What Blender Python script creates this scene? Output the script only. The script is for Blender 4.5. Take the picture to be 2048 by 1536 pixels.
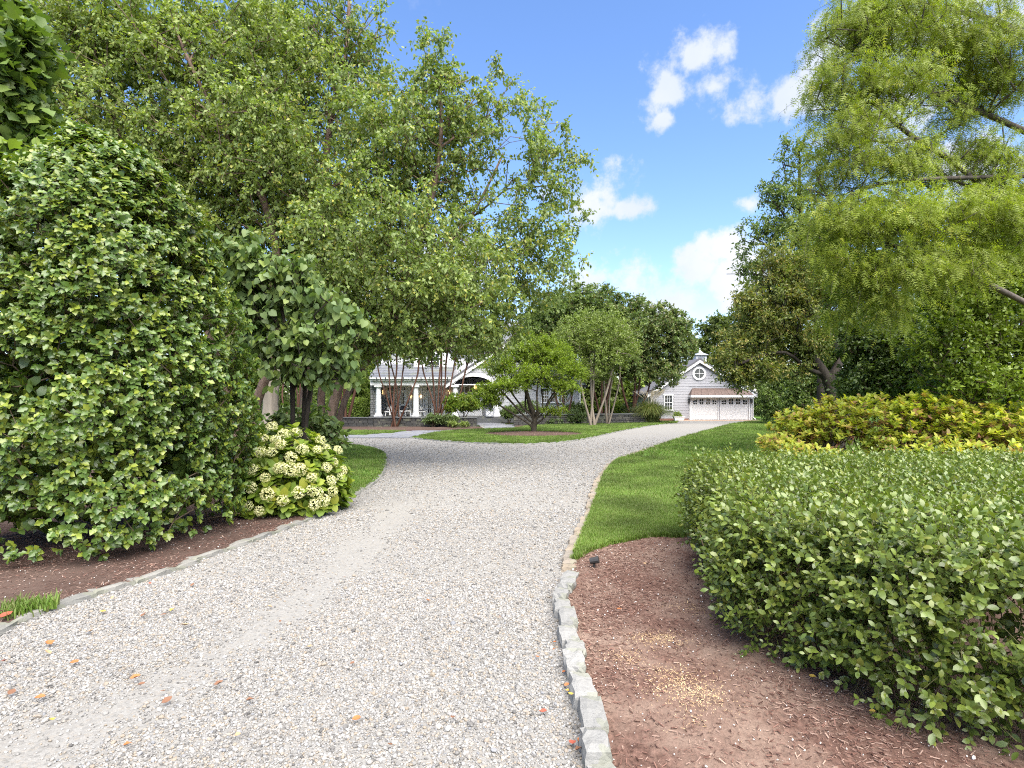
import bpy, bmesh, math, random
import numpy as np
from mathutils import Vector, Matrix
from mathutils.geometry import tessellate_polygon

for o in list(bpy.data.objects):
    bpy.data.objects.remove(o)
scene = bpy.context.scene
COL = scene.collection
R = math.radians

# ------------------------------------------------------------------ camera
F, CX, HY, CH = 1137.0, 1024.0, 805.0, 1.6      # focal length / horizon of the photograph (pixels), eye height
cam_d = bpy.data.cameras.new("camera")
cam_d.sensor_width = 36.0
cam_d.lens = 36.0 * F / 2048.0
cam_d.shift_y = (HY - 768.0) / 2048.0
cam_d.clip_start, cam_d.clip_end = 0.05, 3000.0
cam = bpy.data.objects.new("camera", cam_d)
cam.location = (0, 0, CH)
cam.rotation_euler = (R(90), 0, 0)
COL.objects.link(cam)
scene.camera = cam

# ------------------------------------------------------------------ light
SUN_EL, SUN_AZ = 57.0, 158.0      # azimuth clockwise from +Y: high, behind the camera and to its left
world = bpy.data.worlds.new("World")
scene.world = world
world.use_nodes = True
wn, wl = world.node_tree.nodes, world.node_tree.links
wn.clear()
w_out = wn.new("ShaderNodeOutputWorld")
w_bg = wn.new("ShaderNodeBackground")
w_bg.inputs["Strength"].default_value = 0.15
wl.new(w_bg.outputs[0], w_out.inputs[0])
sky = wn.new("ShaderNodeTexSky")
sky.sky_type = 'NISHITA'
sky.sun_disc = False
sky.sun_elevation = R(SUN_EL)
sky.sun_rotation = R(SUN_AZ)
sky.altitude = 0.0
sky.air_density, sky.dust_density, sky.ozone_density = 1.0, 0.6, 1.6


def wmath(op, a, b=None, c=None, clamp=False):
    n = wn.new("ShaderNodeMath"); n.operation = op; n.use_clamp = clamp
    for k, v in enumerate((a, b, c)):
        if v is None: continue
        if isinstance(v, (int, float)): n.inputs[k].default_value = v
        else: wl.new(v, n.inputs[k])
    return n.outputs[0]


w_tc = wn.new("ShaderNodeTexCoord")
w_nz = wn.new("ShaderNodeTexNoise")
w_nz.inputs["Scale"].default_value = 15.0; w_nz.inputs["Detail"].default_value = 7.0; w_nz.inputs["Roughness"].default_value = 0.62
wl.new(w_tc.outputs["Generated"], w_nz.inputs["Vector"])
w_nz2 = wn.new("ShaderNodeTexNoise")
w_nz2.inputs["Scale"].default_value = 3.2; w_nz2.inputs["Detail"].default_value = 6.0; w_nz2.inputs["Roughness"].default_value = 0.6
wl.new(w_tc.outputs["Generated"], w_nz2.inputs["Vector"])
# heaps of cloud standing in given directions of the sky (dx, dz per metre ahead, radius)
HEAPS = [(1395, 115, 62), (1350, 185, 62), (1425, 175, 55), (1335, 235, 26), (1500, 190, 52), (1570, 195, 62),
         (1640, 150, 50), (1700, 120, 90), (1800, 190, 110), (1215, 385, 52), (1180, 415, 70), (1255, 415, 38),
         (1500, 410, 26), (1450, 490, 50), (1400, 540, 60), (1270, 575, 80), (1330, 620, 100), (1470, 560, 80), (1180, 560, 60),
         (1900, 60, 120), (1960, 330, 110), (650, 620, 120), (860, 560, 130)]
mask = None
for hx, hy, hr in HEAPS:
    v = Vector(((hx - CX) / F, 1.0, (HY - hy) / F)); ln = v.length; v.normalize()
    sub = wn.new("ShaderNodeVectorMath"); sub.operation = 'SUBTRACT'
    wl.new(w_tc.outputs["Generated"], sub.inputs[0]); sub.inputs[1].default_value = v
    mul = wn.new("ShaderNodeVectorMath"); mul.operation = 'MULTIPLY'
    wl.new(sub.outputs[0], mul.inputs[0]); mul.inputs[1].default_value = (1.0, 1.0, 1.35)
    le = wn.new("ShaderNodeVectorMath"); le.operation = 'LENGTH'
    wl.new(mul.outputs[0], le.inputs[0])
    m = wmath('SUBTRACT', 1.0, wmath('MULTIPLY', le.outputs["Value"], F * ln / (hr * 1.3)))
    mask = m if mask is None else wmath('MAXIMUM', mask, m)
mask = wmath('MAXIMUM', mask, -1.0)
dens = wmath('ADD', mask, wmath('MULTIPLY', wmath('SUBTRACT', w_nz.outputs["Fac"], 0.5), 3.3))
sep = wn.new("ShaderNodeSeparateXYZ"); wl.new(w_tc.outputs["Generated"], sep.inputs[0])
# a thin veil that thickens towards the horizon, all the way round
veil = wmath('MULTIPLY', wmath('SUBTRACT', 0.25, sep.outputs["Z"]), 1.5)
veil = wmath('ADD', veil, wmath('MULTIPLY', wmath('SUBTRACT', w_nz2.outputs["Fac"], 0.5), 1.0))
cov1 = wn.new("ShaderNodeMapRange"); cov1.interpolation_type = 'SMOOTHSTEP'
cov1.inputs["From Min"].default_value = 0.08; cov1.inputs["From Max"].default_value = 0.80; cov1.inputs["To Max"].default_value = 0.96
wl.new(dens, cov1.inputs["Value"])
cov2 = wn.new("ShaderNodeMapRange"); cov2.interpolation_type = 'SMOOTHSTEP'
cov2.inputs["From Min"].default_value = 0.0; cov2.inputs["From Max"].default_value = 0.7; cov2.inputs["To Max"].default_value = 0.6
wl.new(veil, cov2.inputs["Value"])
# loose heaps of the same cloud added over the unseen sky for ambient light
w_nz3 = wn.new("ShaderNodeTexNoise")
w_nz3.inputs["Scale"].default_value = 2.6; w_nz3.inputs["Detail"].default_value = 7.0; w_nz3.inputs["Roughness"].default_value = 0.58
w_mp = wn.new("ShaderNodeMapping"); w_mp.inputs["Location"].default_value = (5.0, 5.0, 1.0)
wl.new(w_tc.outputs["Generated"], w_mp.inputs["Vector"]); wl.new(w_mp.outputs[0], w_nz3.inputs["Vector"])
cov3 = wn.new("ShaderNodeMapRange"); cov3.interpolation_type = 'SMOOTHSTEP'
cov3.inputs["From Min"].default_value = 0.60; cov3.inputs["From Max"].default_value = 0.70; cov3.inputs["To Max"].default_value = 0.9
wl.new(w_nz3.outputs["Fac"], cov3.inputs["Value"])
cov = wmath('MAXIMUM', wmath('MAXIMUM', cov1.outputs[0], cov2.outputs[0]), cov3.outputs[0])
w_sat = wn.new("ShaderNodeHueSaturation")
w_sat.inputs["Saturation"].default_value = 1.16; w_sat.inputs["Value"].default_value = 0.62
wl.new(sky.outputs[0], w_sat.inputs["Color"])
w_ccol = wn.new("ShaderNodeMix"); w_ccol.data_type = 'RGBA'
w_ccol.inputs["A"].default_value = (1.45, 1.62, 1.95, 1); w_ccol.inputs["B"].default_value = (2.0, 2.02, 2.08, 1)
wl.new(wmath('MULTIPLY_ADD', w_nz2.outputs['Fac'], 2.6, -0.8, clamp=True), w_ccol.inputs['Factor'])
w_mix = wn.new("ShaderNodeMix"); w_mix.data_type = 'RGBA'
wl.new(cov, w_mix.inputs["Factor"])
w_tint = wn.new("ShaderNodeMix"); w_tint.data_type = 'RGBA'; w_tint.blend_type = 'MULTIPLY'
w_tint.inputs["Factor"].default_value = 1.0; w_tint.inputs["B"].default_value = (0.99, 0.925, 1.0, 1)
wl.new(w_sat.outputs[0], w_tint.inputs["A"])
wl.new(w_tint.outputs["Result"], w_mix.inputs["A"]); wl.new(w_ccol.outputs["Result"], w_mix.inputs["B"])
wl.new(w_mix.outputs["Result"], w_bg.inputs["Color"])

sun_d = bpy.data.lights.new("sun", 'SUN')
sun_d.energy = 4.4
sun_d.angle = R(75)
sun_d.color = (1.0, 0.94, 0.84)
sun = bpy.data.objects.new("sun", sun_d)
sun.rotation_euler = (R(90 - SUN_EL), 0, R(180 - SUN_AZ))
COL.objects.link(sun)
_sv = Vector((math.sin(R(SUN_AZ)) * math.cos(R(SUN_EL)), math.cos(R(SUN_AZ)) * math.cos(R(SUN_EL)), math.sin(R(SUN_EL))))
sun.rotation_euler = _sv.to_track_quat('Z', 'Y').to_euler()

scene.view_settings.view_transform = 'Standard'
scene.view_settings.look = 'None'
scene.view_settings.exposure = 1.85
scene.view_settings.gamma = 1.0
scene.view_settings.use_curve_mapping = False
scene.cycles.max_bounces = 8
scene.cycles.diffuse_bounces = 4
scene.cycles.transmission_bounces = 5
scene.cycles.transparent_max_bounces = 8
scene.cycles.use_denoising = False
scene.cycles.filter_width = 1.1
scene.cycles.sample_clamp_indirect = 1.5
scene.cycles.caustics_reflective = False
scene.cycles.caustics_refractive = False
scene.cycles.blur_glossy = 1.0


# ------------------------------------------------------------------ helpers
def G(px, py):
    d = F * CH / (py - HY)
    return ((px - CX) / F * d, d)


def W(px, py, d):
    return np.array([(px - CX) / F * d, d, CH - (py - HY) / F * d])


def tag(o, label=None, cat=None, group=None, kind=None):
    if label: o["label"] = label
    if cat: o["category"] = cat
    if group: o["group"] = group
    if kind: o["kind"] = kind
    return o


def empty(name, loc, label=None, cat=None, group=None, rz=0.0):
    o = bpy.data.objects.new(name, None)
    o.empty_display_size = 0.3
    o.location = loc
    o.rotation_euler = (0, 0, rz)
    COL.objects.link(o)
    return tag(o, label, cat, group)


def link_mesh(name, me, parent=None, mat=None):
    o = bpy.data.objects.new(name, me)
    if mat is not None and not me.materials: me.materials.append(mat)
    COL.objects.link(o)
    if parent is not None:
        o.parent = parent
        o.matrix_parent_inverse = parent_inv(parent)
    return o


def parent_inv(p):
    m = Matrix.Identity(4)
    while p is not None:
        m = (p.matrix_parent_inverse @ p.matrix_basis) @ m if p.parent is not None else p.matrix_basis @ m
        p = p.parent
    return m.inverted()


def np_mesh(name, V, Fc, mat=None, attrs=None, smooth=False):
    """V (n,3); Fc (m,k) one polygon size"""
    V = np.ascontiguousarray(V, dtype=np.float32); Fc = np.ascontiguousarray(Fc, dtype=np.int32)
    me = bpy.data.meshes.new(name)
    m, k = Fc.shape
    me.vertices.add(len(V)); me.vertices.foreach_set("co", V.ravel())
    me.loops.add(m * k); me.loops.foreach_set("vertex_index", Fc.ravel())
    me.polygons.add(m)
    me.polygons.foreach_set("loop_start", np.arange(0, m * k, k, dtype=np.int32))
    if smooth: me.polygons.foreach_set("use_smooth", np.ones(m, dtype=bool))
    for an, av in (attrs or {}).items():
        a = me.attributes.new(an, 'FLOAT', 'POINT')
        a.data.foreach_set("value", np.ascontiguousarray(av, dtype=np.float32))
    me.update(calc_edges=True)
    if mat is not None: me.materials.append(mat)
    return me


class MB:
    """collects boxes, prisms and tubes into one mesh"""
    def __init__(s): s.v, s.f = [], []

    def add(s, vs, fs):
        n = len(s.v)
        s.v += [tuple(map(float, v)) for v in vs]
        s.f += [tuple(i + n for i in f) for f in fs]
        return s

    def box(s, x0, x1, y0, y1, z0, z1):
        return s.add([(x0, y0, z0), (x1, y0, z0), (x1, y1, z0), (x0, y1, z0), (x0, y0, z1), (x1, y0, z1), (x1, y1, z1), (x0, y1, z1)],
                     [(3, 2, 1, 0), (4, 5, 6, 7), (0, 1, 5, 4), (1, 2, 6, 5), (2, 3, 7, 6), (3, 0, 4, 7)])

    def prism(s, xz, y0, y1):
        """outline in the x-z plane (counter-clockwise seen from the front), pushed from y0 to y1"""
        n = len(xz)
        vs = [(x, y0, z) for x, z in xz] + [(x, y1, z) for x, z in xz]
        tri = tessellate_polygon([[Vector((x, z, 0)) for x, z in xz]])
        fs = []
        for t in tri:
            a, b, c = [Vector((xz[i][0], xz[i][1], 0)) for i in t]
            if (b - a).cross(c - a).z < 0: t = (t[0], t[2], t[1])
            fs.append(tuple(t)); fs.append((t[2] + n, t[1] + n, t[0] + n))
        ar = sum(xz[i][0] * xz[(i + 1) % n][1] - xz[(i + 1) % n][0] * xz[i][1] for i in range(n))
        for i in range(n):
            j = (i + 1) % n
            q = (i, i + n, j + n, j) if ar > 0 else (i, j, j + n, i + n)
            fs.append(q)
        return s.add(vs, fs)

    def tube(s, pts, rad, sides=8, cap=True):
        pts = [Vector(p) for p in pts]
        if isinstance(rad, (int, float)): rad = [rad] * len(pts)
        rings, up = [], Vector((0, 0, 1))
        for i, p in enumerate(pts):
            t = (pts[min(i + 1, len(pts) - 1)] - pts[max(i - 1, 0)]).normalized()
            a = t.cross(up if abs(t.z) < 0.95 else Vector((1, 0, 0))).normalized()
            b = t.cross(a)
            rings.append([p + (a * math.cos(2 * math.pi * k / sides) + b * math.sin(2 * math.pi * k / sides)) * rad[i] for k in range(sides)])
        fs = []
        for i in range(len(pts) - 1):
            for k in range(sides):
                q = (k + 1) % sides
                fs.append((i * sides + k, i * sides + q, (i + 1) * sides + q, (i + 1) * sides + k))
        if cap:
            fs.append(tuple(range(sides - 1, -1, -1))); fs.append(tuple((len(pts) - 1) * sides + k for k in range(sides)))
        return s.add([v for r in rings for v in r], fs)

    def lathe(s, cx, cy, prof, sides=16):
        vs = []
        for r, z in prof:
            for k in range(sides):
                a = 2 * math.pi * k / sides
                vs.append((cx + r * math.cos(a), cy + r * math.sin(a), z))
        fs = []
        for i in range(len(prof) - 1):
            for k in range(sides):
                q = (k + 1) % sides
                fs.append((i * sides + k, i * sides + q, (i + 1) * sides + q, (i + 1) * sides + k))
        fs.append(tuple(range(sides - 1, -1, -1))); fs.append(tuple((len(prof) - 1) * sides + k for k in range(sides)))
        return s.add(vs, fs)

    def mesh(s, name, mat, bevel=0.0, smooth=False):
        me = bpy.data.meshes.new(name)
        me.from_pydata(s.v, [], s.f)
        if bevel or smooth:
            bm = bmesh.new(); bm.from_mesh(me)
            if bevel:
                bmesh.ops.bevel(bm, geom=list(bm.edges), offset=bevel, segments=1, affect='EDGES', clamp_overlap=True)
            if smooth:
                for f in bm.faces: f.smooth = True
            bm.to_mesh(me); bm.free()
        me.materials.append(mat)
        return me

    def build(s, name, mat, parent=None, bevel=0.0, smooth=False):
        return link_mesh(name, s.mesh(name, mat, bevel, smooth), parent)


def catmull(pts, n=6, closed=False):
    P = [np.array(p, float) for p in pts]
    out = []
    m = len(P)
    rng = range(m) if closed else range(m - 1)
    for i in rng:
        p1, p2 = P[i], P[(i + 1) % m]
        p0 = P[(i - 1) % m] if closed or i > 0 else p1
        p3 = P[(i + 2) % m] if closed or i + 2 < m else p2
        for k in range(n):
            t = k / n
            out.append(0.5 * ((2 * p1) + (-p0 + p2) * t + (2 * p0 - 5 * p1 + 4 * p2 - p3) * t * t + (-p0 + 3 * p1 - 3 * p2 + p3) * t ** 3))
    if not closed: out.append(P[-1])
    return np.array(out)


def resample(path, step, jitter=0.0, rng=None):
    path = np.asarray(path, float)
    seg = np.linalg.norm(np.diff(path, axis=0), axis=1)
    cum = np.concatenate([[0], np.cumsum(seg)])
    s, pos = [], 0.0
    while pos < cum[-1]:
        s.append(pos)
        pos += step * (1 + (rng.uniform(-jitter, jitter) if rng is not None else 0))
    s = np.array(s)
    return np.stack([np.interp(s, cum, path[:, k]) for k in range(path.shape[1])], 1)


def inside(poly, P):
    poly = np.asarray(poly); x, y = P[:, 0], P[:, 1]
    c = np.zeros(len(P), bool)
    j = len(poly) - 1
    for i in range(len(poly)):
        xi, yi, xj, yj = poly[i, 0], poly[i, 1], poly[j, 0], poly[j, 1]
        if yi != yj:
            c ^= ((yi > y) != (yj > y)) & (x < (xj - xi) * (y - yi) / (yj - yi) + xi)
        j = i
    return c


def snoise(P, f, seed=0):
    """cheap smooth noise in [-1, 1] from sines"""
    r = np.random.default_rng(seed)
    out = 0.0
    for k in range(5):
        d = r.normal(size=P.shape[-1]); d /= np.linalg.norm(d)
        out = out + np.sin((P @ d) * f * r.uniform(0.7, 1.9) + r.uniform(0, 6.28))
    return out / 3.2


def sheet(name, poly, z, mat, skirt=0.0, kind="structure", parent=None):
    poly = [tuple(p) for p in poly]
    n = len(poly)
    vs = [(x, y, z) for x, y in poly]
    fs = []
    for t in tessellate_polygon([[Vector((x, y, 0)) for x, y in poly]]):
        a, b, c = [Vector((*poly[i], 0)) for i in t]
        if (b - a).cross(c - a).z < 0: t = (t[0], t[2], t[1])
        fs.append(tuple(t))
    if skirt:
        ar = sum(poly[i][0] * poly[(i + 1) % n][1] - poly[(i + 1) % n][0] * poly[i][1] for i in range(n))
        vs += [(x, y, z - skirt) for x, y in poly]
        for i in range(n):
            j = (i + 1) % n
            fs.append((i, i + n, j + n, j) if ar > 0 else (i, j, j + n, i + n))
    me = bpy.data.meshes.new(name); me.from_pydata(vs, [], fs); me.materials.append(mat)
    o = link_mesh(name, me, parent)
    if kind: o["kind"] = kind
    return o


# ------------------------------------------------------------------ materials
class NT:
    def __init__(s, name):
        s.m = bpy.data.materials.new(name); s.m.use_nodes = True
        s.n, s.l = s.m.node_tree.nodes, s.m.node_tree.links
        s.n.clear()
        s.out = s.n.new("ShaderNodeOutputMaterial")

    def node(s, t, **kw):
        n = s.n.new(t)
        for k, v in kw.items():
            if k in n.inputs: s.put(n.inputs[k], v)
            else: setattr(n, k, v)
        return n

    def put(s, sock, v):
        if hasattr(v, "is_output"): s.l.new(v, sock)
        else: sock.default_value = v

    def noise(s, scale, detail=4.0, rough=0.55, vec=None, stretch=None):
        n = s.node("ShaderNodeTexNoise"); n.inputs["Scale"].default_value = scale
        n.inputs["Detail"].default_value = detail; n.inputs["Roughness"].default_value = rough
        if vec is None: vec = s.coord()
        if stretch:
            mp = s.node("ShaderNodeMapping"); mp.inputs["Scale"].default_value = stretch
            s.l.new(vec, mp.inputs["Vector"]); vec = mp.outputs[0]
        s.l.new(vec, n.inputs["Vector"])
        return n.outputs["Fac"]

    def coord(s):
        if not hasattr(s, "_c"):
            s._c = s.node("ShaderNodeTexCoord").outputs["Object"]
        return s._c

    def ramp(s, fac, stops):
        r = s.node("ShaderNodeValToRGB")
        cr = r.color_ramp
        while len(cr.elements) < len(stops): cr.elements.new(0.5)
        for e, (p, c) in zip(cr.elements, stops):
            e.position = p; e.color = (c[0], c[1], c[2], 1)
        s.l.new(fac, r.inputs["Fac"])
        return r.outputs["Color"]

    def mix(s, fac, a, b, blend='MIX'):
        n = s.node("ShaderNodeMix"); n.data_type = 'RGBA'; n.blend_type = blend
        for key, v in (("Factor", fac), ("A", a), ("B", b)):
            sock = [i for i in n.inputs if i.name == key and i.type == ('VALUE' if key == "Factor" else 'RGBA')][0]
            if hasattr(v, "is_output"): s.l.new(v, sock)
            elif isinstance(v, (int, float)): sock.default_value = v
            else: sock.default_value = (v[0], v[1], v[2], 1)
        return [o for o in n.outputs if o.type == 'RGBA'][0]

    def math(s, op, a, b=0.0):
        n = s.node("ShaderNodeMath"); n.operation = op
        s.put(n.inputs[0], a); s.put(n.inputs[1], b)
        return n.outputs[0]

    def bsdf(s, color, rough=0.6, spec=0.3, bump=None, bump_d=0.01, bump_s=0.6, metal=0.0, emit=None, emit_s=0.0):
        b = s.node("ShaderNodeBsdfPrincipled")
        s.put(b.inputs["Base Color"], color if hasattr(color, "is_output") else (color[0], color[1], color[2], 1))
        s.put(b.inputs["Roughness"], rough)
        b.inputs["Specular IOR Level"].default_value = spec
        b.inputs["Metallic"].default_value = metal
        if emit is not None:
            b.inputs["Emission Color"].default_value = (*emit, 1); b.inputs["Emission Strength"].default_value = emit_s
        if bump is not None:
            bn = s.node("ShaderNodeBump"); bn.inputs["Distance"].default_value = bump_d; bn.inputs["Strength"].default_value = bump_s
            s.l.new(bump, bn.inputs["Height"]); s.l.new(bn.outputs[0], b.inputs["Normal"])
        return b

    def done(s, b):
        s.l.new(b.outputs[0], s.out.inputs["Surface"])
        return s.m


def plain(name, col, rough=0.6, var=0.12, scale=8.0, spec=0.3, bump=0.0, metal=0.0):
    t = NT(name)
    nz = t.noise(scale, 5)
    c = t.ramp(nz, [(0.25, [x * (1 - var) for x in col]), (0.75, [min(1, x * (1 + var)) for x in col])])
    return t.done(t.bsdf(c, rough, spec, nz if bump else None, bump, 0.7, metal))


def leaf_mat(name, cols, trans=0.35, rough=0.45, spec=0.35, tint=(1.35, 1.5, 0.5), clump=0.5):
    """leaf colour varies from leaf to leaf (attribute 'rnd', or the object's own random number) and slowly from bough to bough"""
    t = NT(name)
    a = t.node("ShaderNodeAttribute", attribute_name="rnd").outputs["Fac"]
    oi = t.node("ShaderNodeObjectInfo").outputs["Random"]
    fac = t.math('FRACT', t.math('ADD', a, oi))
    k = len(cols)
    c = t.ramp(fac, [(i / (k - 1) if k > 1 else 0, cc) for i, cc in enumerate(cols)])
    geo = t.node("ShaderNodeNewGeometry").outputs["Position"]
    nz = t.noise(0.9, 2, 0.5, vec=geo)
    hs = t.node("ShaderNodeHueSaturation")
    t.l.new(c, hs.inputs["Color"])
    mr = t.node("ShaderNodeMapRange"); mr.inputs["From Min"].default_value = 0.3; mr.inputs["From Max"].default_value = 0.7
    mr.inputs["To Min"].default_value = 1 - 0.35 * clump; mr.inputs["To Max"].default_value = 1 + 0.35 * clump
    t.l.new(nz, mr.inputs["Value"]); t.l.new(mr.outputs[0], hs.inputs["Value"])
    b = t.bsdf(hs.outputs[0], rough, spec)
    tr = t.node("ShaderNodeBsdfTranslucent")
    tc = t.mix(1.0, hs.outputs[0], tint, 'MULTIPLY')
    t.l.new(tc, tr.inputs["Color"])
    ms = t.node("ShaderNodeMixShader"); ms.inputs[0].default_value = trans
    t.l.new(b.outputs[0], ms.inputs[1]); t.l.new(tr.outputs[0], ms.inputs[2])
    t.l.new(ms.outputs[0], t.out.inputs["Surface"])
    return t.m


def bark_mat(name, dark, light, scale=14, stretch=(1, 1, 0.25), bump=0.02, rough=0.85):
    t = NT(name)
    nz = t.noise(scale, 6, 0.65, stretch=stretch)
    n2 = t.noise(scale * 0.3, 3)
    c = t.ramp(nz, [(0.3, dark), (0.55, [(a + b) / 2 for a, b in zip(dark, light)]), (0.72, light)])
    c = t.mix(t.math('MULTIPLY', n2, 0.5), c, [x * 0.6 for x in dark])
    return t.done(t.bsdf(c, rough, 0.2, nz, bump, 0.8))


# ------------------------------------------------------------------ leaf templates  (x across, y along, z up from the blade)
def tmpl_diamond(w=0.6):
    V = np.array([(0, 0, 0), (w / 2, .42, .07), (0, 1, -.06), (-w / 2, .42, .07)])
    return V, np.array([(0, 1, 2), (0, 2, 3)])


def tmpl_quad(w=0.6):
    V = np.array([(-w * .25, 0, 0), (w * .25, 0, 0), (w / 2, .5, .05), (w * .2, 1, -.05), (-w * .2, 1, -.05), (-w / 2, .5, .05)])
    return V, np.array([(0, 1, 2), (0, 2, 3), (0, 3, 4), (0, 4, 5)])


def tmpl_oval(w=0.55, wide_at=0.42, cup=0.08, curl=0.1):
    V = np.array([(0, 0, 0), (w * .38, wide_at * .45, cup * .6), (w * .5, wide_at, cup), (w * .36, .76, cup * .6 - curl * .5), (0, 1, -curl),
                  (-w * .36, .76, cup * .6 - curl * .5), (-w * .5, wide_at, cup), (-w * .38, wide_at * .45, cup * .6), (0, wide_at, 0.0), (0, .74, -curl * .4)])
    Fc = np.array([(0, 1, 8), (1, 2, 8), (2, 3, 8), (3, 9, 8), (3, 4, 9), (4, 5, 9), (5, 8, 9), (5, 6, 8), (6, 7, 8), (7, 0, 8)])
    return V, Fc


def tmpl_hex(w=0.55):
    V = np.array([(0, 0, 0), (w * .47, .34, .06), (w * .40, .72, .02), (0, 1, -.08), (-w * .40, .72, .02), (-w * .47, .34, .06)])
    return V, np.array([(0, 1, 5), (1, 2, 5), (2, 4, 5), (2, 3, 4)])


def tmpl_lobed(w=0.72):
    """oak-leaf holly: pointed lobes either side of the midrib"""
    half = [(.30, .22), (.22, .40), (.42, .58), (.27, .77)]
    V = [(0, 0, 0), (0, .5, -.05), (0, 1, -.16)]
    for sx in (1, -1):
        for x, y in half: V.append((sx * x * w * 1.1, y, .12 * x * 2 - .10 * y * y))
    Fc = []
    for b, fl in ((3, False), (7, True)):
        tr = [(0, b, 1), (b, b + 1, 1), (b + 1, b + 2, 1), (b + 2, b + 3, 1), (b + 3, 2, 1)]
        Fc += [(t[0], t[2], t[1]) if fl else t for t in tr]
    return np.array(V, float), np.array(Fc)


def tmpl_heart(w=0.95):
    V = np.array([(0, .06, -.02), (w * .26, -.06, .03), (w * .5, .22, .08), (w * .44, .5, .05), (w * .2, .8, -.04), (0, 1, -.12),
                  (-w * .2, .8, -.04), (-w * .44, .5, .05), (-w * .5, .22, .08), (-w * .26, -.06, .03), (0, .5, -.03)])
    Fc = np.array([(10, 0, 1), (10, 1, 2), (10, 2, 3), (10, 3, 4), (10, 4, 5), (10, 5, 6), (10, 6, 7), (10, 7, 8), (10, 8, 9), (10, 9, 0)])
    return V, Fc


def tmpl_frond(n=8, w=0.34):
    """feathery conifer spray: two ranks of narrow leaflets on a drooping rachis"""
    V, Fc = [], []
    for i in range(n):
        y = 0.06 + 0.9 * i / n
        z = -.16 * y * y
        ln = w * (1.0 - 0.65 * (i / n) ** 1.5)
        for sx in (1, -1):
            k = len(V)
            V += [(0, y, z), (sx * ln * .8, y + ln * .55, z - .04), (0, y + .075, z - .01)]
            Fc.append((k, k + 1, k + 2) if sx > 0 else (k, k + 2, k + 1))
    k = len(V)
    V += [(-.012, 0, 0), (.012, 0, 0), (0, 1, -.16)]
    Fc.append((k, k + 1, k + 2))
    return np.array(V), np.array(Fc)


def norm(a):
    return a / np.maximum(np.linalg.norm(a, axis=-1, keepdims=True), 1e-9)


def frames(axis, nrm):
    """(N,3,3) with columns x, y(axis), z(normal)"""
    y = norm(axis)
    x = norm(np.cross(y, nrm))
    z = np.cross(x, y)
    return np.stack([x, y, z], -1)


def scatter_mesh(name, tmpl, P, Rm, S, mat, rnd):
    V0, F0 = tmpl
    N, k = len(P), len(V0)
    S = np.asarray(S); S = S[:, None] if S.ndim == 1 else S
    V = np.einsum('nij,nkj->nki', Rm, V0[None] * S[:, None, :] if S.shape[1] == 3 else V0[None] * S[:, :, None]) + P[:, None, :]
    Fc = (F0[None] + (np.arange(N) * k)[:, None, None]).reshape(-1, F0.shape[1])
    return np_mesh(name, V.reshape(-1, 3), Fc, mat, {"rnd": np.repeat(rnd, k)})


def visible_pick(P, S, n):
    """indices of the n leaves that show largest from the drive: nearest one of each small patch of view"""
    d = np.maximum(P[:, 1], .3)
    px = CX + F * P[:, 0] / d; py = HY + F * (CH - P[:, 2]) / d
    ok = (px > 0) & (px < 2048) & (py > 0) & (py < 1536) & (P[:, 1] > .5)
    cell = np.clip(np.median(S[ok] / d[ok]) * F * .7, 6, 40) if ok.any() else 10
    key = (np.floor(px / cell) * 10000 + np.floor(py / cell)).astype(np.int64)
    idx = np.nonzero(ok)[0]
    idx = idx[np.argsort(P[idx, 1])]
    _, first = np.unique(key[idx], return_index=True)
    vis = idx[first]
    vis = vis[np.argsort(-(S[vis] / d[vis]))]
    return vis[:n]


def leaves_as_parts(tmpl, P, Rm, S, mat, rnd, parent, n=300, name="leaf", rest="foliage", rest_tmpl=None):
    """the n leaves that show largest become leaf objects sharing one mesh, the rest one joined part"""
    pick = visible_pick(P, S if S.ndim == 1 else S.max(1), n)
    me = np_mesh(name, tmpl[0], tmpl[1], mat)
    inv = parent_inv(parent)
    for i in pick:
        o = bpy.data.objects.new(name, me)
        M = Matrix(Rm[i].tolist()).to_4x4() @ Matrix.Diagonal((*( [float(S[i])] * 3), 1))
        M.translation = Vector(P[i].tolist())
        o.parent = parent
        o.matrix_basis = inv @ M
        COL.objects.link(o)
    keep = np.ones(len(P), bool); keep[pick] = False
    if keep.any():
        o = link_mesh(rest, scatter_mesh(rest, rest_tmpl or tmpl, P[keep], Rm[keep], S[keep], mat, rnd[keep]), parent)
        o["kind"] = "stuff"


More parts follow.
